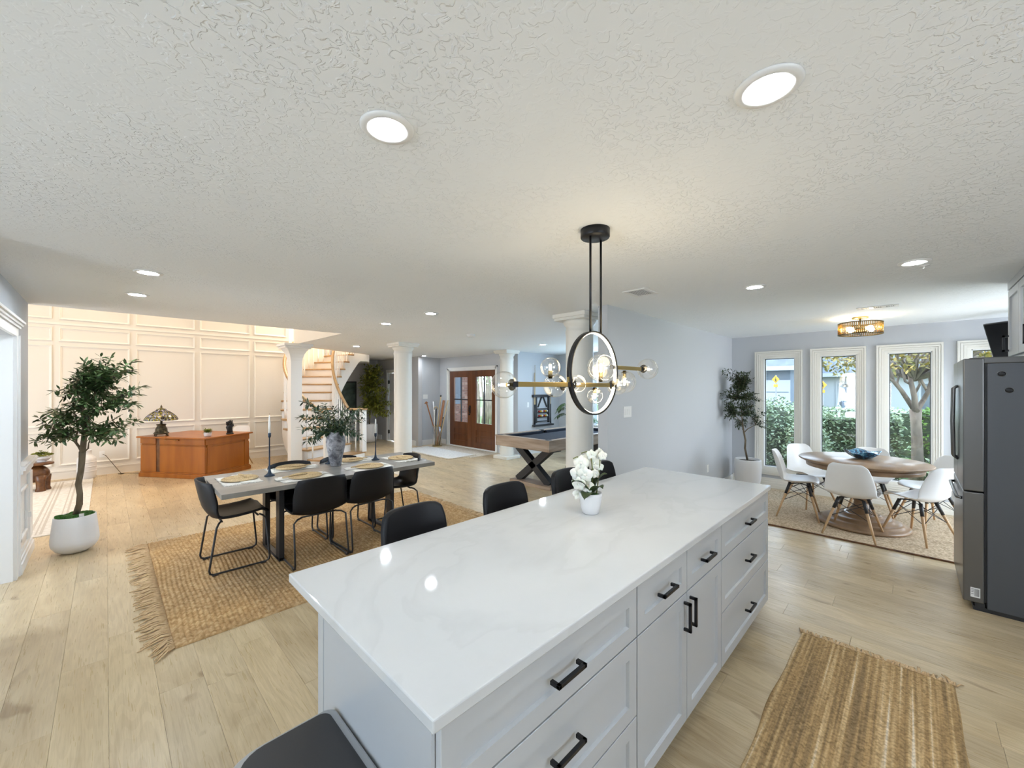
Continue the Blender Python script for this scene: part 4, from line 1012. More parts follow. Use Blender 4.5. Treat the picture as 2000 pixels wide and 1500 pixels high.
# local frame: +Y runs from the near corner along the long side, +X is the depth (away to the right)
L_, D_ = 1.42, 1.0
def dloc(): pass
t.rotation_euler = (0,0,math.atan2(9.394-8.83, 2.044-1.225))   # +X along the end, +Y along the long side
MB().box(.03,.03,.09,D_-.03,L_-.03,.70).build('carcass', M['desk'], t)
MB().prism([(-.005,-.005),(D_,-.005),(D_,L_),(-.005,L_)], 0, .075).build('plinth', M['desk'], t, bevel=.008)
MB().box(.008,.008,.075,D_-.012,L_-.012,.095).build('plinth_molding', M['desk'], t, bevel=.006)
MB().box(-.03,-.03,.705,D_+.02,L_+.02,.735).build('desk_top', M['desk'], t, bevel=.008)
for y0_, y1_ in ((.02,.98),(1.06,L_-.02)):
    MB().box(.018,y0_,.10,.03,y1_,.575).build('panel', M['desk'], t, bevel=.002)
    MB().box(.014,y0_,.60,.03,y1_,.70).build('frieze', M['desk'], t, bevel=.002)
    MB().box(.008,y0_,.582,.03,y1_,.594).build('bead', M['desk'], t, bevel=.003)
MB().box(.025,.98,.09,.031,1.06,.70).build('recess', M['carved'], t)
MB().box(.03,.018,.10,D_-.03,.03,.56).build('end_panel', M['desk'], t, bevel=.002)
for q_ in ((.06,.10,.14,.60),(D_-.14,.10,D_-.06,.60)): MB().box(q_[0],.010,q_[1],q_[2],.018,q_[3]).build('stile', M['desk'], t, bevel=.002)
MB().box(.03,.010,.60,D_-.03,.03,.70).build('frieze', M['desk'], t, bevel=.002)
MB().box(-.012,.55,.672,.012,.86,.690).build('pull_out_tray', M['desk'], t, bevel=.003)
for yy in (.60,.81): MB().ball((-.014,yy,.681), .008, 8, 6).build('knob', M['brass'], t)
DZ = .735
# stained glass lamp
t = thing('table_lamp', 'table lamp with domed stained glass shade on the desk', 'lamp', (.72,9.82,DZ))
for k in range(4):
    a = PI/4+k*PI/2
    MB().tube([(.07*math.cos(a),.07*math.sin(a),.045),(.105*math.cos(a),.105*math.sin(a),.03),(.125*math.cos(a),.125*math.sin(a),.0)], [.016,.014,.012], 8).build('foot', M['bronze'], t)
MB().lathe([(.0001,.03),(.10,.03),(.115,.045),(.105,.06),(.09,.08),(.085,.13),(.065,.17),(.062,.19),(.075,.20),(.07,.215),(.0001,.22)], 8).build('base', M['bronze'], t)
MB().lathe([(.0001,.21),(.022,.22),(.016,.24),(.022,.255),(.012,.27),(.010,.50),(.0001,.51)], 14).build('stem', M['bronze'], t)
sh = MB().lathe([(.235,.285),(.238,.30),(.215,.345),(.175,.39),(.12,.435),(.075,.46),(.06,.49),(.035,.50)], 32).build('shade', M['stained'], t, solid=.004)
m_ = MB()
for k in range(16):
    a = 2*PI*k/16; m_.tube([(r*math.cos(a), r*math.sin(a), z) for r, z in ((.24,.287),(.242,.30),(.219,.347),(.179,.392),(.123,.438),(.078,.463),(.062,.492))], .003, 5)
for r, z in ((.241,.29),(.220,.345),(.179,.392),(.124,.437)): m_.tube([(r*math.cos(2*PI*i/32), r*math.sin(2*PI*i/32), z) for i in range(32)], .003, 5, closed=True)
m_.build('leading', M['bronze'], sh)
MB().lathe([(.0001,.50),(.03,.50),(.02,.515),(.010,.52),(.016,.535),(.008,.55),(.0001,.575)], 12).build('finial', M['bronze'], t)
t = thing('small_potted_plant', 'small green plant in a white pot at the middle of the desk', 'plant', (1.30,9.06,DZ))
MB().lathe([(.0001,0),(.045,0),(.055,.01),(.062,.06),(.058,.075),(.05,.07),(.0001,.06)], 22).build('pot', M['porcelain'], t)
m_ = MB()
for k in range(90):
    a = R.uniform(0,2*PI); e = R.uniform(.1,1.4); m_.leaf((0.015*math.cos(a),.015*math.sin(a),.065+R.uniform(0,.03)), (math.cos(a)*math.cos(e), math.sin(a)*math.cos(e), math.sin(e)), (0,0,1), R.uniform(.05,.09), .024, .3)
m_.build('leaves', M['leaf_yellow'], t, kind='stuff')
t = thing('figurine', 'black carved figurine on the desk beside the white chair', 'figurine', (1.66,9.20,DZ))
MB().lathe([(.0001,0),(.06,0),(.062,.02),(.05,.03),(.0001,.032)], 16).build('base', M['black_metal'], t)
m_ = MB()
m_.tube([(0,0,.03),(.0,.01,.08),(-.01,.0,.13),(.01,.01,.18),(0,0,.22)], [.05,.045,.055,.05,.028], 12).ball((.01,0,.235), .034, 12, 8)
for a in (0,1.3,2.5,3.6,5.0): m_.tube([(0,0,.12+.02*a/2),(.05*math.cos(a),.05*math.sin(a),.16+.01*a),(.055*math.cos(a+.4),.055*math.sin(a+.4),.215+.01*a)], [.022,.018,.008], 7)
m_.build('figure', M['black_metal'], t)

# ================================================================== white shell chair with dowel legs
def make_shell(name, lb, grp):
    """moulded side chair facing +Y"""
    t = thing(name, lb, 'chair', (0,0,0), 0, grp)
    prof = [(.225,.425,.17),(.215,.437,.19),(.16,.437,.215),(.06,.425,.228),(-.05,.418,.232),(-.13,.428,.230),(-.175,.465,.225),(-.20,.53,.222),(-.222,.61,.212),(-.245,.70,.190),(-.262,.770,.168),(-.270,.806,.122)]
    prof = [Vector(p) for p in prof]
    def fn(u, v):
        k = v*(len(prof)-1); i = min(int(k), len(prof)-2); f_ = k-i; p = prof[i].lerp(prof[i+1], f_)
        s_ = u*2-1; bk = max(0, min(1, (v-.40)/.25)); cu = abs(s_)**2.2
        return (s_*p.z, p.x+.075*cu*bk*(1-.5*max(0, v-.8)/.2), p.y+.05*cu*(1-bk)*min(1, v*5))
    MB().grid(fn, 14, 22).build('shell', M['white_plastic'], t, solid=.007, sub=1)
    tops = {}; bots = {}
    for sx_ in (-1,1):
        for sy_ in (-1,1):
            a = Vector((sx_*.105, .02+sy_*.095, .405)); b = Vector((sx_*.225, .01+sy_*.215, 0)); tops[sx_,sy_] = a; bots[sx_,sy_] = b
            o = MB().tube([a.lerp(b,.22), a.lerp(b,.5), b], [.0145,.0135,.009], 10).build('leg', M['beech'], t)
            MB().tube([a, a.lerp(b,.30)], [.017,.0155], 10).build('bracket', M['black_paint'], o)
    m_ = MB()
    for p, q_ in (((-1,-1),(1,-1)), ((-1,1),(1,1)), ((-1,-1),(-1,1)), ((1,-1),(1,1))):
        m_.tube([tops[p].lerp(bots[p],.12), tops[q_].lerp(bots[q_],.50)], .0035, 6).tube([tops[q_].lerp(bots[q_],.12), tops[p].lerp(bots[p],.50)], .0035, 6)
    m_.tube([tops[-1,-1], tops[1,1]], .007, 6).tube([tops[-1,1], tops[1,-1]], .007, 6)
    m_.build('wire_brace', M['black_paint'], t)
    return t
NR = .012
sc = make_shell('shell_chair', 'white shell chair nearest the camera with its back to the island', 'white shell chairs around the round table')
sc.location = (5.77,.46,NR); sc.rotation_euler = (0,0,-PI/2-.12)
G = 'white shell chairs around the round table'
dup(sc, (6.17,1.03,NR), PI+.12, 'white shell chair seen side-on at the left end of the round table')
dup(sc, (6.82,1.00,NR), PI-.75, 'white shell chair at the left window, behind the side-on one')
dup(sc, (6.98,.38,NR), PI/2, 'white shell chair behind the blue bowl, its back to the windows')
dup(sc, (6.82,-.16,NR), .62, 'white shell chair at the right back, its seat facing the camera')
dup(sc, (6.10,-.06,NR), -.58, 'white shell chair at the right front beside the refrigerator')
dc = dup(sc, (1.90,10.0,0), PI/2+.79, 'white shell chair behind the desk, only its rounded back showing')
if 'group' in dc: del dc['group']

# round pedestal table
NX, NY = 6.28, .42
t = thing('pedestal_table', 'round brown wooden pedestal table in front of the windows', 'table', (NX,NY,NR))
MB().lathe([(.0001,.718),(.53,.718),(.56,.722),(.585,.735),(.60,.742),(.607,.752),(.600,.760),(.0001,.760)], 72).build('table_top', M['walnut'], t)
MB().lathe([(.50,.66),(.53,.665),(.535,.718)], 64).lathe([(.535,.718),(.50,.66),(.48,.66),(.48,.718)], 64).build('apron', M['walnut'], t)
MB().lathe([(.0001,.0),(.42,.0),(.43,.012),(.425,.03),(.40,.04),(.375,.042),(.37,.06),(.34,.072),(.29,.075),(.285,.095),(.25,.105),(.19,.108),(.185,.128),(.16,.14)], 64).build('base', M['walnut'], t)
MB().lathe([(.16,.13),(.13,.15),(.10,.19),(.075,.24),(.07,.27),(.085,.30),(.115,.36),(.135,.43),(.13,.49),(.10,.54),(.078,.57),(.075,.62),(.10,.65),(.14,.68),(.15,.718)], 40).build('pedestal', M['walnut'], t)
m_ = MB()
for k in range(4): m_.bar((.0,0,.69), (.47*math.cos(k*PI/2), .47*math.sin(k*PI/2), .69), .04, .05)
m_.build('support_rail', M['walnut'], t)
b = MB(); nn = 40
rings = [(.0001,.004),(.06,.002),(.10,.012),(.145,.045),(.172,.075),(.178,.085),(.168,.086),(.13,.060),(.08,.03),(.0001,.022)]
vs = []; fs = []
for i, (r, z) in enumerate(rings):
    for j in range(nn):
        a = 2*PI*j/nn; wv = 1+.10*math.sin(5*a+.6)*min(1, r/.15); vs.append((r*wv*math.cos(a)*1.05, r*wv*math.sin(a)*.95, z+(.012*math.sin(4*a)*min(1, r/.17) if z > .05 else 0)))
for i in range(len(rings)-1):
    for j in range(nn): fs.append((i*nn+j, i*nn+(j+1) % nn, (i+1)*nn+(j+1) % nn, (i+1)*nn+j))
b.add(vs, fs, True); o = b.build('glass_bowl', M['blue_glass']); o.location = (6.42,.42,.772)
tag(o, 'wavy blue swirled glass bowl on the round table', 'bowl')
def flatweave(x, y): return .5+.5*math.sin(x*150+math.sin(y*40))*math.sin(y*115)
nr = heightrug(5.52,-1.6,7.45,1.72,.016,.016,.006,.004,flatweave,'jute_rug',M['jute_dark'])
tag(nr, 'brown braided jute rug under the round table', 'rug')
MB().tube([(5.52,-1.6,.007),(5.52,1.72,.007)], .010, 6).build('border', M['carved'], nr)

# corner tree
t = pot_tree('olive_tree', 'small artificial olive tree in a round white pot in the window corner', (7.22,1.86,0))
MB().lathe([(.0001,0),(.14,0),(.155,.02),(.185,.20),(.195,.36),(.19,.46),(.182,.485),(.170,.48),(.172,.44),(.0001,.43)], 40).build('pot', M['porcelain'], t)
MB().lathe([(.0001,.455),(.10,.455),(.173,.447)], 24).build('soil', M['soil'], t)
o0 = Vector((7.22,1.86,0)); DT = 6.44
tr = MB()
tr.tube([Vector((0,0,.44)), q(1455,875), q(1456,860), q(1453,845), q(1450,825), q(1448,800)], [.016,.015,.014,.013,.010,.007], 9)
tr.tube([q(1453,845), q(1460,838), q(1475,830), q(1482,820)], [.009,.007,.005,.003], 7)
tr.tube([q(1451,835), q(1446,822), q(1436,812), q(1428,800)], [.008,.006,.005,.003], 7)
tr.build('trunk', M['bark'], t)
r_ = random.Random(4); tw = []
bs_ = [q(1450,825), q(1449,812), q(1448,800), q(1448,780), q(1448,765), q(1475,830), q(1436,812)]
for k in range(150):
    h = r_.random(); a = r_.uniform(0,2*PI); w_ = (34-20*abs(h-.45)*1.3)*(1 if h < .9 else .8)
    px = 1447+w_*math.cos(a)*r_.uniform(.3,1); py = 835-108*h
    if k % 3 == 0: px = 1447+30*math.cos(a); py = 768+r_.uniform(0,48)
    tip = q(px, py, r_.uniform(-.16,.14)); tip.x = min(tip.x, .33); tip.y = min(tip.y, .28)
    bb = min(bs_, key=lambda b: (b-tip).length+max(0, b.z-tip.z)); twig(bb.lerp(tip,.1), tip)
for px, py in ((1412,728),(1418,722),(1430,724),(1466,725),(1470,740),(1410,770),(1411,778),(1488,782),(1498,805),(1506,838),(1495,825),(1480,828),(1505,818),(1484,800)):
    tip = q(px, py, -.05); bb = min(bs_, key=lambda b: (b-tip).length); twig(bb, tip)
leafy(t, tw, .052, .018, .018, M['leaf_dark'], M['bark'], .003, .06, 31)

# nook ceiling light
t = thing('ceiling_lamp', 'semi flush ceiling lamp with a ribbed brown glass drum over the round table', 'ceiling lamp', (6.38,.44,0))
MB().lathe([(.0001,CEIL-.022),(.075,CEIL-.022),(.078,CEIL-.015),(.078,CEIL)], 30).build('canopy', M['brass'], t)
MB().tube([(0,0,CEIL-.02),(0,0,2.33)], .009, 10).build('stem', M['dark_brass'], t)
dz = MB()
for k in range(72):
    a = 2*PI*k/72; dz.tube([(.205*math.cos(a),.205*math.sin(a),2.265),(.205*math.cos(a),.205*math.sin(a),2.395)], .0048, 6)
dz.build('glass_rods', M['amber'] if 'amber' in M else M['dark_brass'], t)
for z in (2.262,2.397): MB().tube([(.207*math.cos(2*PI*i/48), .207*math.sin(2*PI*i/48), z) for i in range(48)], .006, 6, closed=True).build('band', M['dark_brass'], t)
for k in range(4):
    a = PI/4+k*PI/2; ca_, sa_ = math.cos(a), math.sin(a)
    MB().tube([(0,0,2.34),(.06*ca_,.06*sa_,2.335),(.085*ca_,.085*sa_,2.33)], .007, 8).build('arm', M['dark_brass'], t)
    MB().ball((.135*ca_,.135*sa_,2.325), .03, 14, 10, (1.0,1.0,.9)).tube([(.085*ca_,.085*sa_,2.33),(.11*ca_,.11*sa_,2.327)], .014, 8).build('bulb', M['bulb_small'], t)
MB().box(-.2,-.006,2.26,.2,.006,2.266).box(-.006,-.2,2.26,.006,.2,2.266).build('crossbar', M['dark_brass'], t)

# ================================================================== REFRIGERATOR, CABINET, TV
t = thing('refrigerator', 'stainless steel refrigerator with dark grey side panels', 'refrigerator', (0,0,0))
FX0, FX1 = 4.46, 5.37
MB().box(FX0+.005,-1.06,.03,FX1-.005,-.385,1.80).build('body', M['fridge_side'], t, bevel=.004)
MB().box(FX0+.02,-1.05,0,FX1-.02,-.32,.03).build('base_grille', M['black_paint'], t)
MB().box(FX0,-.372,.06,FX1,-.268,.862).build('freezer_drawer', M['steel'], t, bevel=.008, seg=3)
MB().box(FX0,-.372,.870,(FX0+FX1)/2-.002,-.268,1.838).build('door', M['steel'], t, bevel=.008, seg=3)
MB().box((FX0+FX1)/2+.002,-.372,.870,FX1,-.268,1.838).build('door', M['steel'], t, bevel=.008, seg=3)
MB().box(FX0+.02,-.384,.07,FX1-.02,-.372,1.82).build('dark_gap_seal', M['black_paint'], t)
for xx in (FX0+.01, FX1-.10): MB().box(xx,-.60,1.80,xx+.09,-.30,1.845).build('hinge_cover', M['steel'], t, bevel=.006)
for xx in ((FX0+FX1)/2-.05,(FX0+FX1)/2+.05):
    MB().tube([(xx,-.268,1.05),(xx,-.243,1.07),(xx,-.238,1.35),(xx,-.243,1.62),(xx,-.268,1.64)], .011, 10).build('handle', M['steel'], t)
MB().tube([(FX0+.07,-.268,.80),(FX0+.09,-.243,.80),(FX1-.09,-.243,.80),(FX1-.07,-.268,.80)], .011, 10).build('handle', M['steel'], t)
MB().box(FX0+.01,-.375,.03,FX0+.05,-.33,.06).build('foot', M['black_paint'], t)
st_ = MB().box(FX0-.0012,-.352,.098,FX0,-.305,.168).build('sticker', M['paper'], t)
m_ = MB(); yy = -.347; k = 0
while yy < -.325: w_ = R.choice((.0010,.0018,.0026)); m_.box(FX0-.0018,yy,.107,FX0-.0011,yy+w_,.160); yy += w_+R.choice((.0010,.0018))
for z in (.155,.145,.135,.12): m_.box(FX0-.0018,-.321,z,FX0-.0011,-.309,z+.003)
m_.build('barcode', M['black_paint'], st_)
for k, (y, z, lb) in enumerate(((-.452,1.724,'upper of two dark oval magnets on the refrigerator side'),(-.486,1.608,'lower of two dark oval magnets on the refrigerator side'))):
    a = thing('fridge_magnet', lb, 'magnet', (FX0+.005,y,z), 0, 'dark magnets on the refrigerator side')
    m_ = MB().ball((0,0,0), .018, 20, 10, (.45,1.1,.95)); m_.build('knob', M['black_metal'], a)
    MB().tube([(-.001,.021*math.cos(2*PI*i/24),.018*math.sin(2*PI*i/24)) for i in range(24)], .0015, 5, closed=True).build('rim', M['steel'], a)

t = thing('wall_cabinet', 'white upper cabinet with a black pull above the refrigerator', 'cabinet', (0,0,0))
MB().box(4.20,-1.1,1.86,5.14,-.572,CEIL).build('body', M['cabinet'], t, bevel=.002)
def shaker_up(x0, x1, z0, z1, y):
    """shaker door facing +Y"""
    m_ = MB(); shaker(m_, -x1, -x0, z0, z1, -y); m_.v = [(-a, -b_, c_) for a, b_, c_ in m_.v]; return m_
for x0, x1, hx in ((4.675,5.13,5.095),(4.21,4.665,4.25)):
    o = shaker_up(x0, x1, 1.875, 2.40, -.552).build('door', M['cabinet'], t)
    m_ = MB(); pull(m_, (-hx, .552, 1.98), .13, True, .007); m_.v = [(-a, -b_, c_) for a, b_, c_ in m_.v]; m_.build('handle', M['black_metal'], o)
MB().box(4.20,-1.1,2.41,5.145,-.55,CEIL).build('crown', M['cabinet'], t, bevel=.003)
MB().box(4.20,-.57,1.845,5.14,-.552,1.86).build('light_rail', M['cabinet'], t)

t = thing('television', 'black wall mounted television tilted down in the upper right corner', 'television', (0,0,0))
c0 = Vector((7.36,-.60,2.375)); ax = Vector((-.7099,-.7043,0)); nrm = Vector((-.7043,.7099,0)).normalized()
dn = (Vector((0,0,-1))*math.cos(.30)-nrm*math.sin(.30)); WN = 1.0; HN = .57; th = nrm*math.cos(.30)+Vector((0,0,-1))*math.sin(.30)
def slab(mb, o, w, h, t0, t1): 
    vs = [o+ax*a+dn*b_+th*c_ for c_ in (t0,t1) for a, b_ in ((w[0],h[0]),(w[1],h[0]),(w[1],h[1]),(w[0],h[1]))]
    return mb.add(vs, [(3,2,1,0),(4,5,6,7),(0,1,5,4),(1,2,6,5),(2,3,7,6),(3,0,4,7)])
slab(MB(), c0, (0,WN), (0,HN), -.04, 0).build('housing', M['black_paint'], t, bevel=.004)
slab(MB(), c0, (.012,WN-.012), (.012,HN-.02), 0, .001).build('screen', M['tv'], t)
mc = c0+ax*.5+dn*.28-th*.04
MB().bar(mc, mc-nrm*.25+Vector((0,0,-.03)), .04, .04).bar(mc-nrm*.25+Vector((0,0,-.03)), (7.59,-1.0,2.05), .04, .05).box(7.57,-1.06,1.95,7.60,-.94,2.15).build('wall_mount', M['black_metal'], t)

# jute runner in the aisle
def rope(x, y):
    return abs(math.sin(PI*(y)/.0245))**.55*(.70+.30*math.sin(x*2*PI/.022+math.floor(y/.0245)*1.6+math.sin(x*9)))
rn_ = heightrug(1.72,-.175,3.25,.525,.0062,.0062,.004,.010,rope,'jute_runner',M['jute_stripe'], wob=.006)
tag(rn_, 'striped braided jute runner with short fringe beside the island', 'rug')
fr = MB()
for k in range(120):
    y = -.172+.692*k/119; L = R.uniform(.03,.06)
    if k in (2,3): L = .09
    if k in (24,25): L = .075
    a = R.uniform(-.7,.7)-(.5 if k in (24,25) else 0); e = Vector((L*math.cos(a), L*math.sin(a), 0)); p = Vector((3.245,y,.008))
    fr.tube([p, p+e*.5+Vector((0,0,.008)), p+e+Vector((0,0,-.002))], [.0042,.0042,.0022], 5)
fr.build('fringe', M['fringe'], rn_, kind='stuff')

# ================================================================== CURVED STAIRCASE
st = thing('staircase', 'curved white staircase with honey oak treads and handrails', 'staircase', (CX,CY,0))
RI, RO, RISE, DPH, PH0 = .78, 1.86, .19, 9.4, -100.0
def sp(phi, r, z=0.0):      # camera-aligned polar angle in degrees -> local point
    a = math.radians(phi-45.2); return Vector((r*math.cos(a), r*math.sin(a), z))
NT = 15
for k in range(1, NT+1):
    p0, p1 = PH0-DPH*(k-1), PH0-DPH*k; z = RISE*k; n = 5
    ext = 22 if k == 1 else (8 if k == 2 else 0)
    arc_o = [sp(p0+1.0+(p1-p0-1.0)*i/n, RO+.015) for i in range(n+1)]
    arc_i = [sp(p0+1.8+ext+(p1-p0-1.8-ext)*i/n, RI-.015) for i in range(n+1)]
    poly = [(v.x, v.y) for v in arc_o]+[(v.x, v.y) for v in reversed(arc_i)]
    poly.reverse()
    MB().prism(poly, z-.036, z).build('tread', M['oak_tread'], st, bevel=.006)
    a, b = sp(p0-.2, RO-.01), sp(p0-.2+ext, RI+.01)
    MB().bar((a.x,a.y,z-.036-(RISE-.036)/2), (b.x,b.y,z-.036-(RISE-.036)/2), .018, RISE-.036).build('riser', M['white_trim'], st)
c_ = MB()
def under(phi): 
    k = (PH0-phi)/DPH+1; return max(0, min(k*RISE-.58, 2.30))
seg = []
for k in range(1, NT+2):
    p0, p1 = PH0-DPH*(k-1), PH0-DPH*k; z = min(RISE*k, RISE*NT)-.036
    for i in range(3):
        a0 = p0+(p1-p0)*i/3; a1 = p0+(p1-p0)*(i+1)/3
        e0 = e1 = 0
        if k <= 2: ext = 22 if k == 1 else 8; e0 = ext*(1-i/3); e1 = ext*(1-(i+1)/3)
        u0, u1 = under(a0), under(a1)
        vs = [sp(a0+e0,RI,u0), sp(a0,RO-.02,u0), sp(a1,RO-.02,u1), sp(a1+e1,RI,u1), sp(a0+e0,RI,z), sp(a0,RO-.02,z), sp(a1,RO-.02,z), sp(a1+e1,RI,z)]
        c_.add(vs, [(0,3,2,1),(4,5,6,7),(0,1,5,4),(1,2,6,5),(2,3,7,6),(3,0,4,7)])
c_.build('stringer', M['white_trim'], st)
def rail_z(phi): return RISE*max(1.0, (PH0-phi)/DPH+1)+.93
inner = [sp(-79, RI+.03, 1.135)]+[sp(-79-(a*.5), RI+.04+.0*a, max(1.135, rail_z(-79-a*.5)-.03)) for a in range(8, 310, 8)]
MB().tube(inner, .036, 10, sx=.75, sy=1.05).build('handrail', M['oak_tread'], st)
outer = [sp(-98-(a*.5), RO-.06, rail_z(-98-a*.5)-.0) for a in range(0, 272, 8)]
MB().tube(outer, .036, 10, sx=.75, sy=1.05).build('handrail', M['oak_tread'], st)
def newel(phi, r, z0, z1):
    p = sp(phi, r); a = math.radians(phi-45.2)
    o = MB().box(-.047,-.047,z0,.047,.047,z1).build('newel_post', M['white_trim'], st, bevel=.004); o.location = (p.x,p.y,0)
    c = MB().box(-.065,-.065,z1,.065,.065,z1+.03).build('newel_cap', M['oak_tread'], o, bevel=.008)
newel(-79, RI+.03, .19, 1.12); newel(-97, RO-.06, .19, 1.09)
bp = [(.016,0),(.016,.18),(.010,.20),(.017,.24),(.013,.27),(.011,.45),(.015,.62),(.010,.64),(.016,.67),(.016,1.0)]
base = MB().lathe(bp, 8)
bal0 = None
def baluster(phi, r, z0, z1):
    global bal0
    p = sp(phi, r)
    if bal0 is None: o = bal0 = base.build('baluster', M['white_trim'], st)
    else: o = bal0.copy(); COL.objects.link(o)
    o.parent = st; o.location = (p.x,p.y,z0); o.scale = (1,1,(z1-z0))
for k in range(1, NT+1):
    for fr_ in (.25,.75):
        phi = PH0-DPH*(k-1+fr_)
        if not (k == 1 and fr_ < .5): baluster(phi, RO-.06, RISE*k, rail_z(phi)-.02)
        baluster(phi, RI+.04, RISE*k, rail_z(phi)-.05)
for phi in (-84,-91): baluster(phi, RI+.04, RISE, 1.11)

# ================================================================== FOYER
t = thing('cane_stand', 'clear stand with a brass ring in the foyer corner', 'stand', (6.46,9.33,0))
MB().lathe([(.125,.012),(.125,.56),(.121,.56),(.121,.012)], 28).build('cylinder', M['acrylic'], t)
MB().lathe([(.0001,0),(.13,0),(.13,.012),(.0001,.014)], 28).build('base', M['brass'], t)
MB().tube([(.126*math.cos(2*PI*i/28), .126*math.sin(2*PI*i/28), .56) for i in range(28)], .006, 6, closed=True).build('ring', M['brass'], t)
o0 = Vector((6.46,9.33,0))
canes = [((833,787),'cane','red brown cane leaning left with a knobbed top in the stand','knob'), ((846,784),'porcelain','pale thin cane upright at the left of the stand','none'),
         ((848,800),'linen','cream umbrella with a curled handle in the stand','curl'), ((852,798),'black_paint','black umbrella in the middle of the stand','none'),
         ((861,775),'cane_pale','tan cane with a black knob in the stand','ball'), ((867,782),'cane','thick red brown roll leaning right in the stand','thick'),
         ((875,782),'cane_pale','long pale cane leaning farthest right in the stand','none'), ((866,818),'black_metal','short dark cane at the right of the stand','ball')]
for i, ((px, py), mt, lb, kd) in enumerate(canes):
    tip = P(px, py, 11.17); a = 2*PI*i/8
    b_ = Vector((6.46+.06*math.cos(a), 9.33+.06*math.sin(a), .02))
    r0 = .034 if kd == 'thick' else .022 if kd == 'curl' else .016
    m_ = MB().tube([b_, b_.lerp(tip,.5), tip], [r0*.8, r0, r0*1.05], 9)
    o = m_.build('walking_cane' if 'cane' in lb else 'umbrella' if 'umbrella' in lb else 'wooden_roll', M[mt])
    tag(o, lb, 'cane' if 'cane' in lb else 'umbrella' if 'umbrella' in lb else 'roll', None)
    if kd == 'knob': MB().tube([tip+Vector((-.03,.04,-.02)), tip+Vector((0,0,.02)), tip+Vector((.02,-.03,0))], [.012,.03,.012], 8).build('knob', M['cane'], o)
    if kd == 'ball': MB().ball(tip+Vector((0,0,.02)), .024, 10, 8, (1,1,1.3)).build('knob', M['black_metal'], o)
    if kd == 'curl': MB().tube([tip, tip+Vector((.0,.0,.05)), tip+Vector((.04,-.04,.08)), tip+Vector((.07,-.07,.04)), tip+Vector((.07,-.07,0))], .014, 8).build('crook', M['cane_pale'], o)

e1 = tag(MB().cbox(5.92,7.20,0,6.76,9.10,.008,.003).build('door_mat', M['tan_rug']), 'tan jute mat in front of the wooden double door', 'rug')
e2 = tag(MB().cbox(5.45,7.42,.0,6.22,9.45,.013,.004).build('entry_rug', M['cream_rug']), 'cream tasselled rug overlapping the tan mat in the foyer', 'rug')
fr = MB()
for k in range(60):
    y = 7.43+2.01*k/59; L = R.uniform(.05,.08); fr.tube([(5.452,y,.009),(5.452-L*.5,y+R.uniform(-.01,.01),.014),(5.452-L,y+R.uniform(-.015,.015),.004)], [.007,.009,.007], 5)
for k in range(22):
    x = 5.46+.75*k/21; L = R.uniform(.05,.08); fr.tube([(x,7.422,.009),(x+R.uniform(-.01,.01),7.422-L*.5,.014),(x+R.uniform(-.015,.015),7.422-L,.004)], [.007,.009,.007], 5)
fr.build('tassels', M['tan_rug'], e2, kind='stuff')

# plant behind the staircase, picture
t = pot_tree('potted_tree', 'bushy yellow green tree in a white pot behind the staircase', (5.50,11.42,0))
MB().lathe([(.0001,0),(.15,0),(.19,.03),(.235,.15),(.245,.35),(.235,.54),(.225,.55),(.215,.54),(.0001,.50)], 36).build('pot', M['porcelain'], t)
MB().lathe([(.0001,.53),(.215,.515)], 20).build('soil', M['soil'], t)
o0 = Vector((5.50,11.42,0)); DT = 11.95
tr = MB().tube([Vector((0,0,.5)), q(722,815), q(723,795), q(722,770)], [.02,.018,.014,.008], 8).tube([q(723,795), q(732,778), q(738,765)], [.012,.008,.004], 6); tr.build('trunk', M['bark'], t)
r_ = random.Random(9); twy = []; tw = []
for k in range(170):
    h = r_.random(); a = r_.uniform(0,2*PI); w_ = 34-22*max(0, h-.5)*1.5
    px = 727+6*(1-h)+w_*math.cos(a)*r_.uniform(.25,1); py = 812-98*h
    tip = q(px, py, r_.uniform(-.25,.2)); tip.x = min(tip.x, .48); tip.y = min(tip.y, .5); bb = q(722,790) if h < .5 else q(722,765)
    m0 = len(tw); twig(bb, tip)
leafy(t, tw, .10, .045, .04, M['leaf_yellow'], M['bark'], .004, 0, 13)
t = thing('framed_picture', 'dark framed painting on the hall wall behind the stairs', 'picture', (5.06,11.99,1.33))
MB().box(-.30,-.03,-.47,.30,0,.47).build('frame', M['black_paint'], t, bevel=.005)
MB().box(-.26,-.034,-.43,.26,-.03,.43).build('canvas', M['picture'], t)

# ================================================================== POOL ROOM
PXa, PXb, PYa, PYb = 4.68, 6.95, 3.86, 5.04
t = thing('pool_table', 'pool table with navy felt, weathered oak apron and crossed black legs', 'pool table', (0,0,0))
for (x0, y0, x1, y1) in ((PXa,PYa,PXb,PYa+.03),(PXa,PYb-.03,PXb,PYb),(PXa,PYa+.03,PXa+.03,PYb-.03),(PXb-.03,PYa+.03,PXb,PYb-.03)):
    MB().box(x0,y0,.645,x1,y1,.80).build('apron', M['pool_wood'], t, bevel=.004)
MB().box(PXa+.03,PYa+.03,.70,PXb-.03,PYb-.03,.765).build('bed', M['felt'], t)
for (x0, y0, x1, y1) in ((PXa-.005,PYa-.005,PXb+.005,PYa+.085),(PXa-.005,PYb-.085,PXb+.005,PYb+.005),(PXa-.005,PYa+.085,PXa+.085,PYb-.085),(PXb-.085,PYa+.085,PXb+.005,PYb-.085)):
    MB().box(x0,y0,.80,x1,y1,.822).build('rail', M['pool_wood'], t, bevel=.004)
cu = MB()
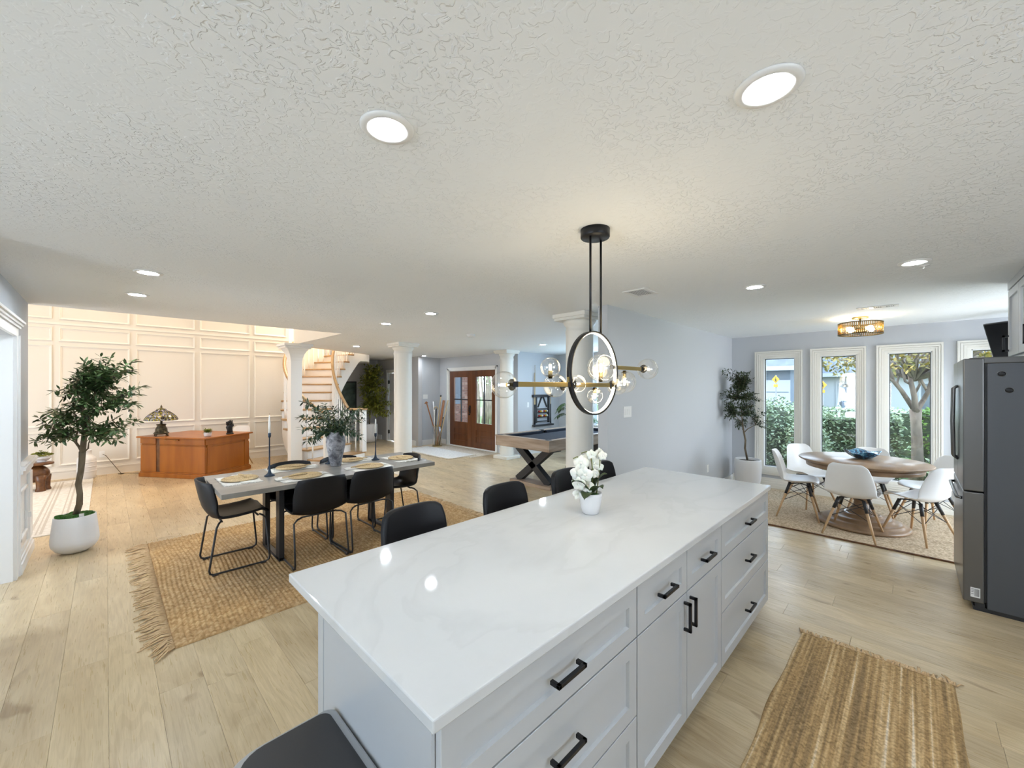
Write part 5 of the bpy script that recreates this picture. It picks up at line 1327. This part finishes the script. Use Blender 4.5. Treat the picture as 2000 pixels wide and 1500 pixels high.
for (x0, y0, x1, y1) in ((PXa+.15,PYa+.085,5.76,PYa+.13),(5.88,PYa+.085,PXb-.15,PYa+.13),(PXa+.15,PYb-.13,5.76,PYb-.085),(5.88,PYb-.13,PXb-.15,PYb-.085),(PXa+.085,PYa+.15,PXa+.13,PYb-.15),(PXb-.13,PYa+.15,PXb-.085,PYb-.15)):
    MB().box(x0,y0,.765,x1,y1,.812).build('cushion', M['felt'], t, bevel=.008)
for x in (PXa+.06,(PXa+PXb)/2,PXb-.06):
    for y in (PYa+.06,PYb-.06): MB().lathe([(.040,.80),(.042,.825),(.052,.825),(.054,.80)], 18, (x,y,0)).lathe([(.0001,.76),(.040,.76),(.040,.823)], 18, (x,y,0)).build('pocket', M['black_paint'], t)
for x in (5.03,6.60):
    MB().box(x-.13,4.02,0,x+.13,4.92,.055).build('foot', M['pool_wood'], t, bevel=.004)
    MB().box(x-.10,3.98,.60,x+.10,4.95,.70).build('cross_beam', M['black_paint'], t, bevel=.003)
    for a, b in ((4.12,4.82),(4.82,4.12)): MB().bar((x,a,.055),(x,b,.62),.115,.11,(1,0,0)).build('leg', M['black_paint'], t, bevel=.003)

t = thing('cue_rack', 'dark wooden wall rack for cues with two shelves of balls', 'rack', (7.72,6.6,0))
for x in (-.24,.24): MB().box(x-.03,-.03,.74,x+.03,0,1.42).build('upright', M['black_paint'], t, bevel=.003)
MB().box(-.37,-.06,1.38,.37,0,1.44).build('top_rail', M['black_paint'], t, bevel=.003)
MB().box(-.37,-.09,.66,.37,0,.70).build('bottom_rail', M['black_paint'], t, bevel=.003)
MB().bar((-.17,-.02,1.13),(-.03,-.02,1.38),.02,.03).bar((.17,-.02,1.13),(.03,-.02,1.38),.02,.03).build('brace', M['black_paint'], t)
for z in (1.09,.99,.88,.78): MB().box(-.21,-.075,z-.008,.21,0,z+.008).build('shelf', M['black_paint'], t)
for i in range(6):
    o = MB().ball((0,0,0), .028, 12, 8).build('billiard_ball', M[['red','yellow','white_ball'][i % 3]])
    o.location = (7.72-.15+.06*i, 6.56, .998+.028)
    pos = ['leftmost','second from left','third from left','third from right','second from right','rightmost'][i]
    tag(o, ['red','yellow','white'][i % 3]+' billiard ball '+pos+' on the upper rack shelf', 'ball', 'balls on the cue rack')
    o2 = o.copy(); COL.objects.link(o2); o2.location = (7.72-.15+.06*i, 6.56, .888+.028); o2['label'] = ['red','yellow','white'][i % 3]+' billiard ball '+pos+' on the lower rack shelf'
for i, (x, z1) in enumerate(((7.42,2.17),(7.40,1.98),(8.02,1.56))):
    o = MB().tube([(x,6.565,.71),(x,6.565,z1)], [.014,.006], 8).build('pool_cue', M['cane_pale'])
    tag(o, ['tallest pool cue standing at the left of the cue rack','shorter pool cue beside the tallest one at the left of the rack','short pool cue at the right side of the cue rack'][i], 'pool cue', 'cues in the rack')
    MB().tube([(x,6.565,.71),(x,6.565,1.2)], [.0155,.012], 8).build('grip', M['black_paint'], o)

def palm(loc, lb, n, L, seed, zt):
    t = thing('potted_palm', lb, 'plant', loc); r_ = random.Random(seed)
    MB().lathe([(.0001,0),(.13,0),(.16,.02),(.18,.30),(.17,.32),(.0001,.30)], 26).build('pot', M['black_paint'], t)
    for k in range(n):
        a = 2*PI*k/n+r_.uniform(-.3,.3); up = r_.uniform(.35,1.0); m_ = MB(); LL = L*r_.uniform(.8,1.1)
        pts = [Vector((math.cos(a)*LL*s_*(.35+.65*s_*(1.1-up)), math.sin(a)*LL*s_*(.35+.65*s_*(1.1-up)), .3+zt*up*math.sin(s_*PI*.56)-.25*s_*s_)) for s_ in (0,.15,.3,.45,.6,.75,.9,1)]
        m_.tube(pts, [.009*(1-.7*i/7) for i in range(8)], 5)
        for i in range(1, 7):
            for f_ in (0,.33,.66):
                p = pts[i].lerp(pts[i+1], f_) if i < 7 else pts[i]; d = (pts[i+1]-pts[i]).normalized(); sd = d.cross(Vector((0,0,1))).normalized()
                for sg in (-1,1): m_.leaf(p, d*.6+sd*sg+Vector((0,0,-.1)), (0,0,1), .28*(1-.08*i), .026, .3)
        m_.build('frond', M['palm'], t)
palm((7.62,5.45,0), 'dark potted palm in the pool room behind the round column', 16, .85, 3, 1.35)
palm((6.55,3.35,0), 'potted palm between the near column and the grey wall end', 12, .55, 5, 1.15)

# ================================================================== OUTSIDE
g = MB().box(7.76,-40,-.35,70,60,-.25); struct(g, 'ground', M['grass'])
tag(MB().box(17,-40,-.25,24,60,-.235).build('street', M['gravel']), 'pale street beyond the front hedges', 'street')['kind'] = 'structure'
tag(MB().box(7.0,6.0,-.25,12.5,9.6,-.02).build('front_path', M['gravel']), 'pale concrete landing outside the wooden front door', 'path')['kind'] = 'structure'
def shrub(name, label, c, rad, n, m, seed, cat='shrub', boxy=False, L=.07, core=True, group=None):
    r_ = random.Random(seed); t = thing(name, label, cat, (c[0],c[1],-.25), 0, group); lf = MB()
    H_ = rad[2]
    for k in range(n):
        if boxy:
            f_ = r_.random(); x = r_.uniform(-1,1); y = r_.uniform(-1,1); z = r_.uniform(0,1)
            if f_ < .45: x = -1+.10*r_.random()
            elif f_ < .55: y = r_.choice((-1,1))*(1-.1*r_.random())
            else: z = 1-.08*r_.random()
            p = Vector((x*rad[0], y*rad[1], z*H_+.05*math.sin(y*7)*math.cos(x*9)))
        else:
            a = r_.uniform(0,2*PI); u = r_.uniform(-.75,1); s_ = math.sqrt(max(0,1-u*u)); rr = r_.uniform(.82,1.06)*(1+.12*math.sin(5*a+seed)*math.cos(4*u))
            p = Vector((rad[0]*s_*math.cos(a)*rr, rad[1]*s_*math.sin(a)*rr, H_*.5*(1+u*rr)))
        d = Vector((r_.uniform(-1,1), r_.uniform(-1,1), r_.uniform(-.4,1)))
        lf.leaf(p, d, (r_.uniform(-1,1), r_.uniform(-1,1), 1), L*r_.uniform(.7,1.2), L*.5, .2)
    lf.build('foliage', m, t, kind='stuff')
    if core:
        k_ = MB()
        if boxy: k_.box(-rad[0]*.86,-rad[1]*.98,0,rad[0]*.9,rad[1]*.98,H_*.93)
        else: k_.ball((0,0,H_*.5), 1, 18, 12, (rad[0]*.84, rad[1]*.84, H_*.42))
        k_.build('dark_core', M['inner'], t)  # added dark core standing for the shaded inside of the foliage, blocks see-through
    return t
M['inner'] = varied('dark_core', (0.03,0.04,0.02), (0.08,0.10,0.05), 0.9, 9)
shrub('shrub', 'large leafy shrub outside the left window', (9.75,2.15), (.85,.75,1.62), 4200, M['hedge'], 1)
shrub('shrub', 'green shrub outside between the left and middle windows', (9.15,1.38), (.6,.32,1.40), 1800, M['hedge'], 2)
shrub('hedge', 'clipped hedge outside the middle window', (11.2,.9), (.45,.75,1.28), 3200, M['hedge'], 3, 'hedge', True)
shrub('hedge', 'clipped hedge with a sunlit top outside the right window', (11.6,-1.9), (.5,1.9,1.42), 5200, M['hedge_bright'], 4, 'hedge', True)
shrub('shrub', 'dark low shrub in the shade under the front tree', (9.6,-.75), (.55,.55,.95), 1400, M['hedge'], 5)
shrub('shrub', 'distant hedge across the lawn seen through the middle window', (15.5,1.5), (.6,2.6,1.25), 2600, M['hedge'], 6, 'hedge', True, .10)
shrub('shrub', 'tall green bushes behind the street', (24.6,14), (1.0,2.2,2.4), 2200, M['hedge'], 16, 'hedge', False, .2)
# front tree
t = thing('front_tree', 'pale barked multi limbed tree with autumn leaves outside the right window', 'tree', (10.15,-.03,-.25))
o0 = Vector((10.15,-.03,-.25)); DT = 7.18
tr = MB()
tr.tube([Vector((0,0,-.02)), q(1792,900), q(1791,860), q(1789,825), q(1788,800)], [.105,.082,.075,.072,.085], 12)
limbs = [([(1787,802),(1772,780),(1760,762),(1745,745),(1738,720),(1728,700)],.07),([(1788,802),(1786,775),(1780,750),(1776,728),(1784,700)],.075),([(1790,802),(1803,782),(1812,766),(1818,745),(1812,720)],.07),
         ([(1760,762),(1752,748),(1757,728),(1750,705)],.035),([(1812,766),(1800,745),(1796,725),(1802,700)],.04),([(1781,752),(1768,745),(1762,722),(1768,700)],.035),([(1786,770),(1797,750),(1793,730),(1790,705)],.035),([(1812,766),(1830,752),(1842,735)],.045),([(1745,745),(1730,735),(1715,722)],.035)]
for pts, r0 in limbs: r0 *= .62; tr.tube([q(x, y, .12*math.sin(i*1.7+x)) for i, (x, y) in enumerate(pts)], [r0*(1-.12*i) for i in range(len(pts))], 9)
tr.build('trunk', M['tree_bark'], t)
r_ = random.Random(3); lf = MB()
for k in range(6500):
    a = r_.uniform(0,2*PI); rr = math.sqrt(r_.random())*2.6; x = .35+.78*rr*math.cos(a); y = -.45+.80*rr*math.sin(a)
    z = 2.25+.10*math.sin(x*4)*math.cos(y*5)+.16*math.sin(x*1.7+1)+r_.random()**1.5*1.5
    lf.leaf((x,y,z), (r_.uniform(-1,1), r_.uniform(-1,1), r_.uniform(-1,.6)), (r_.uniform(-1,1), r_.uniform(-1,1), 1), .085, .05, .2)
lf.build('foliage', M['autumn'], t, kind='stuff')
tw_ = MB()
for k in range(60):
    a = r_.uniform(0,2*PI); rr = r_.uniform(.5,2.3); tw_.tube([(0,0,2.0), (.1+rr*.4*math.cos(a), -.1+rr*.4*math.sin(a), 2.35), (.3+.75*rr*math.cos(a), -.4+.8*rr*math.sin(a), 2.5+r_.uniform(0,.7))], [.03,.02,.006], 5)
tw_.build('branches', M['tree_bark'], t, kind='stuff')
# houses across the street
def house(label, x, y, w, dep, h, rh, wallm, two, gar):
    t = thing('house', label, 'house', (x,y,-.25))
    MB().box(0,-w/2,0,dep,w/2,h).build('wall', wallm, t)
    MB().add([(-.5,-w/2-.4,h),(dep+.5,-w/2-.4,h),(dep+.5,w/2+.4,h),(-.5,w/2+.4,h),(dep/2,-w/2-.4,h+rh),(dep/2,w/2+.4,h+rh)], [(0,3,2,1),(0,4,5,3),(1,2,5,4),(0,1,4),(3,5,2)]).build('roof', M['roof'], t)
    MB().box(-.55,-w/2-.45,h-.12,-.42,w/2+.45,h+.08).build('gutter', M['house_white'], t)
    for gy in gar: 
        o = MB().box(-.06,gy-1.3,0,0,gy+1.3,2.2).build('garage_door', M['house_white'], t)
        for z in (.55,1.1,1.65): MB().box(-.075,gy-1.25,z-.02,-.06,gy+1.25,z+.02).build('panel_joint', M['house_grey'], o)
    for yy, zz in two:
        o = MB().box(-.06,yy-.55,zz-.75,0,yy+.55,zz+.75).build('window', M['house_white'], t)
        MB().box(-.075,yy-.45,zz-.65,-.06,yy+.45,zz+.65).build('pane', M['roof'], o)
    return t
house('grey two storey house with white trim across the street', 27,8.9,5.2,7,5.6,1.6,M['house_grey'],[(1.3,4.3),(-.6,4.3)],[])
house('low grey garage wing with a white door across the street', 21.8,6.4,5.0,3.9,2.75,1.3,M['house_grey'],[],[-1.2,1.5])
house('white single storey house with a grey roof beyond the lawn', 30,0.2,8.4,7,2.6,1.5,M['house_white'],[(2.4,1.4),(-1,1.4)],[])
house('white house with a low roof behind the front tree', 31,-10,9,7,2.7,1.4,M['house_white'],[(2,1.4)],[])
def road_sign(px, py, lb, kd):
    c_ = P(px, py, 15.0); t = thing('road_sign', lb, 'road sign', (c_.x,c_.y,-.25), math.radians(-25))
    zc = c_.z+.25; k = .56
    MB().tube([(.02,0,0),(.02,0,zc+.16)], .022, 8).build('pole', M['steel'], t)
    MB().add([(-.006,0,zc-.27*k),(-.006,.27*k,zc),(-.006,0,zc+.27*k),(-.006,-.27*k,zc),(.0,0,zc-.27*k),(.0,.27*k,zc),(.0,0,zc+.27*k),(.0,-.27*k,zc)], [(0,1,2,3),(7,6,5,4),(0,4,5,1),(1,5,6,2),(2,6,7,3),(3,7,4,0)]).build('sign_plate', M['sign'], t)
    m_ = MB(); x_ = -.010
    for (y0,z0,y1,z1,w_) in ((0,.02,-.02,-.06,.05),(-.02,-.06,-.06,-.15,.03),(-.01,-.06,.05,-.15,.03),(0,.04,.07,-.02,.022),(0,.04,-.06,-.01,.022)): m_.bar((x_,y0*k,zc+z0*k),(x_,y1*k,zc+z1*k),.004,w_*k)
    m_.ball((x_,0,zc+.10*k), .032*k, 10, 8, (.15,1,1)).build('walking_figure', M['black_paint'], t)
    MB().box(-.008,-.08,zc-.29,0,.08,zc-.18).build('plaque', M['sign'], t)
road_sign(1515,741,'yellow diamond crossing sign seen through the left window','w')
road_sign(1607,752,'yellow diamond crossing sign seen at the edge of the middle window','w')
c_ = P(1648,763,16)
t = thing('mailbox', 'dark mailbox on a post by the street', 'mailbox', (c_.x,c_.y,-.25))
MB().box(-.05,-.05,0,.05,.05,c_.z+.15).build('post', M['house_grey'], t)
MB().box(-.25,-.12,c_.z+.15,.2,.12,c_.z+.38).build('box', M['roof'], t, bevel=.05)
# brick wing and garden outside the front door
bw = struct(MB().box(7.0,10.19,-.25,8.42,10.35,3.2), 'wall_brick_wing', M['mortar'])
m_ = MB(); r_ = random.Random(2)
for row in range(44):
    z = -.24+row*.075; off = .11*(row % 2)
    for i in range(-1, 9):
        x0 = 7.0+i*.22+off; x1 = x0+.21
        x0, x1 = max(x0,7.0), min(x1,8.42)
        if x1-x0 > .03: m_.box(x0,10.178+r_.uniform(-.003,.003),z,x1,10.20,z+.065)
m_.build('bricks', M['brick'], bw, kind='stuff')
w = MB().box(7.55,10.15,1.1,7.95,10.18,2.1).build('window_frame', M['house_grey'], bw); MB().box(7.60,10.145,1.15,7.90,10.15,2.05).build('pane', M['roof'], w)
def agave(loc, lb, seed, s_):
    r_ = random.Random(seed); t = thing('agave', lb, 'plant', loc, 0, 'blue green plants by the brick wall')
    m_ = MB()
    for k in range(38):
        a = r_.uniform(0,2*PI); e = r_.uniform(.3,1.4); m_.leaf((0,0,.02), (math.cos(a)*math.cos(e), math.sin(a)*math.cos(e), math.sin(e)), (0,0,1), s_*r_.uniform(.8,1.1), .07*s_, .15)
    m_.build('blades', M['agave'], t)
agave((7.85,9.45,-.25), 'blue green spiky plant by the brick wall, nearer the door edge', 1, .42); agave((8.4,9.50,-.25), 'blue green spiky plant by the brick wall, farther from the door', 2, .5)
for k, (px, d_, r0) in enumerate(((928,17,.06),(935,19.5,.07),(941,16.4,.05),(948,20,.08),(954,17.5,.06),(960,19,.06),(967,21,.07),(933,23,.07),(957,24,.09))):
    b_ = P(px, 860, d_); t = thing('garden_tree', 'slender tree outside the front door, number %d from the left through the right leaf glass' % (k+1) if 0 else ['leftmost slender tree through the right door leaf','slender tree second from the left through the door glass','thin near tree left of the door muntin','slender tree just right of the door muntin','slender tree in the middle of the right pane','near slender tree toward the right pane edge','rightmost slender tree through the door glass','distant slender tree behind the left pane','most distant slender tree behind the right pane'][k], 'tree', (b_.x,b_.y,-.25), 0, 'slender trees outside the front door')
    MB().tube([(0,0,0),(.08*math.sin(k),.06*math.cos(k),1.2),(.15*math.cos(k*2),.1*math.sin(k*3),2.6),(0,.2*math.sin(k),4.2)], [r0,r0*.85,r0*.7,r0*.3], 8).build('trunk', M['tree_bark'], t)
    lf = MB(); rr_ = random.Random(40+k)
    for j in range(150):
        lf.leaf((rr_.gauss(0,.42), rr_.gauss(0,.42), rr_.uniform(2.0,4.4)), (rr_.uniform(-1,1), rr_.uniform(-1,1), rr_.uniform(-1,1)), (rr_.uniform(-1,1),0,1), .11, .06, .2)
    lf.build('foliage', M['hedge_bright'] if k % 2 else M['hedge'], t, kind='stuff')
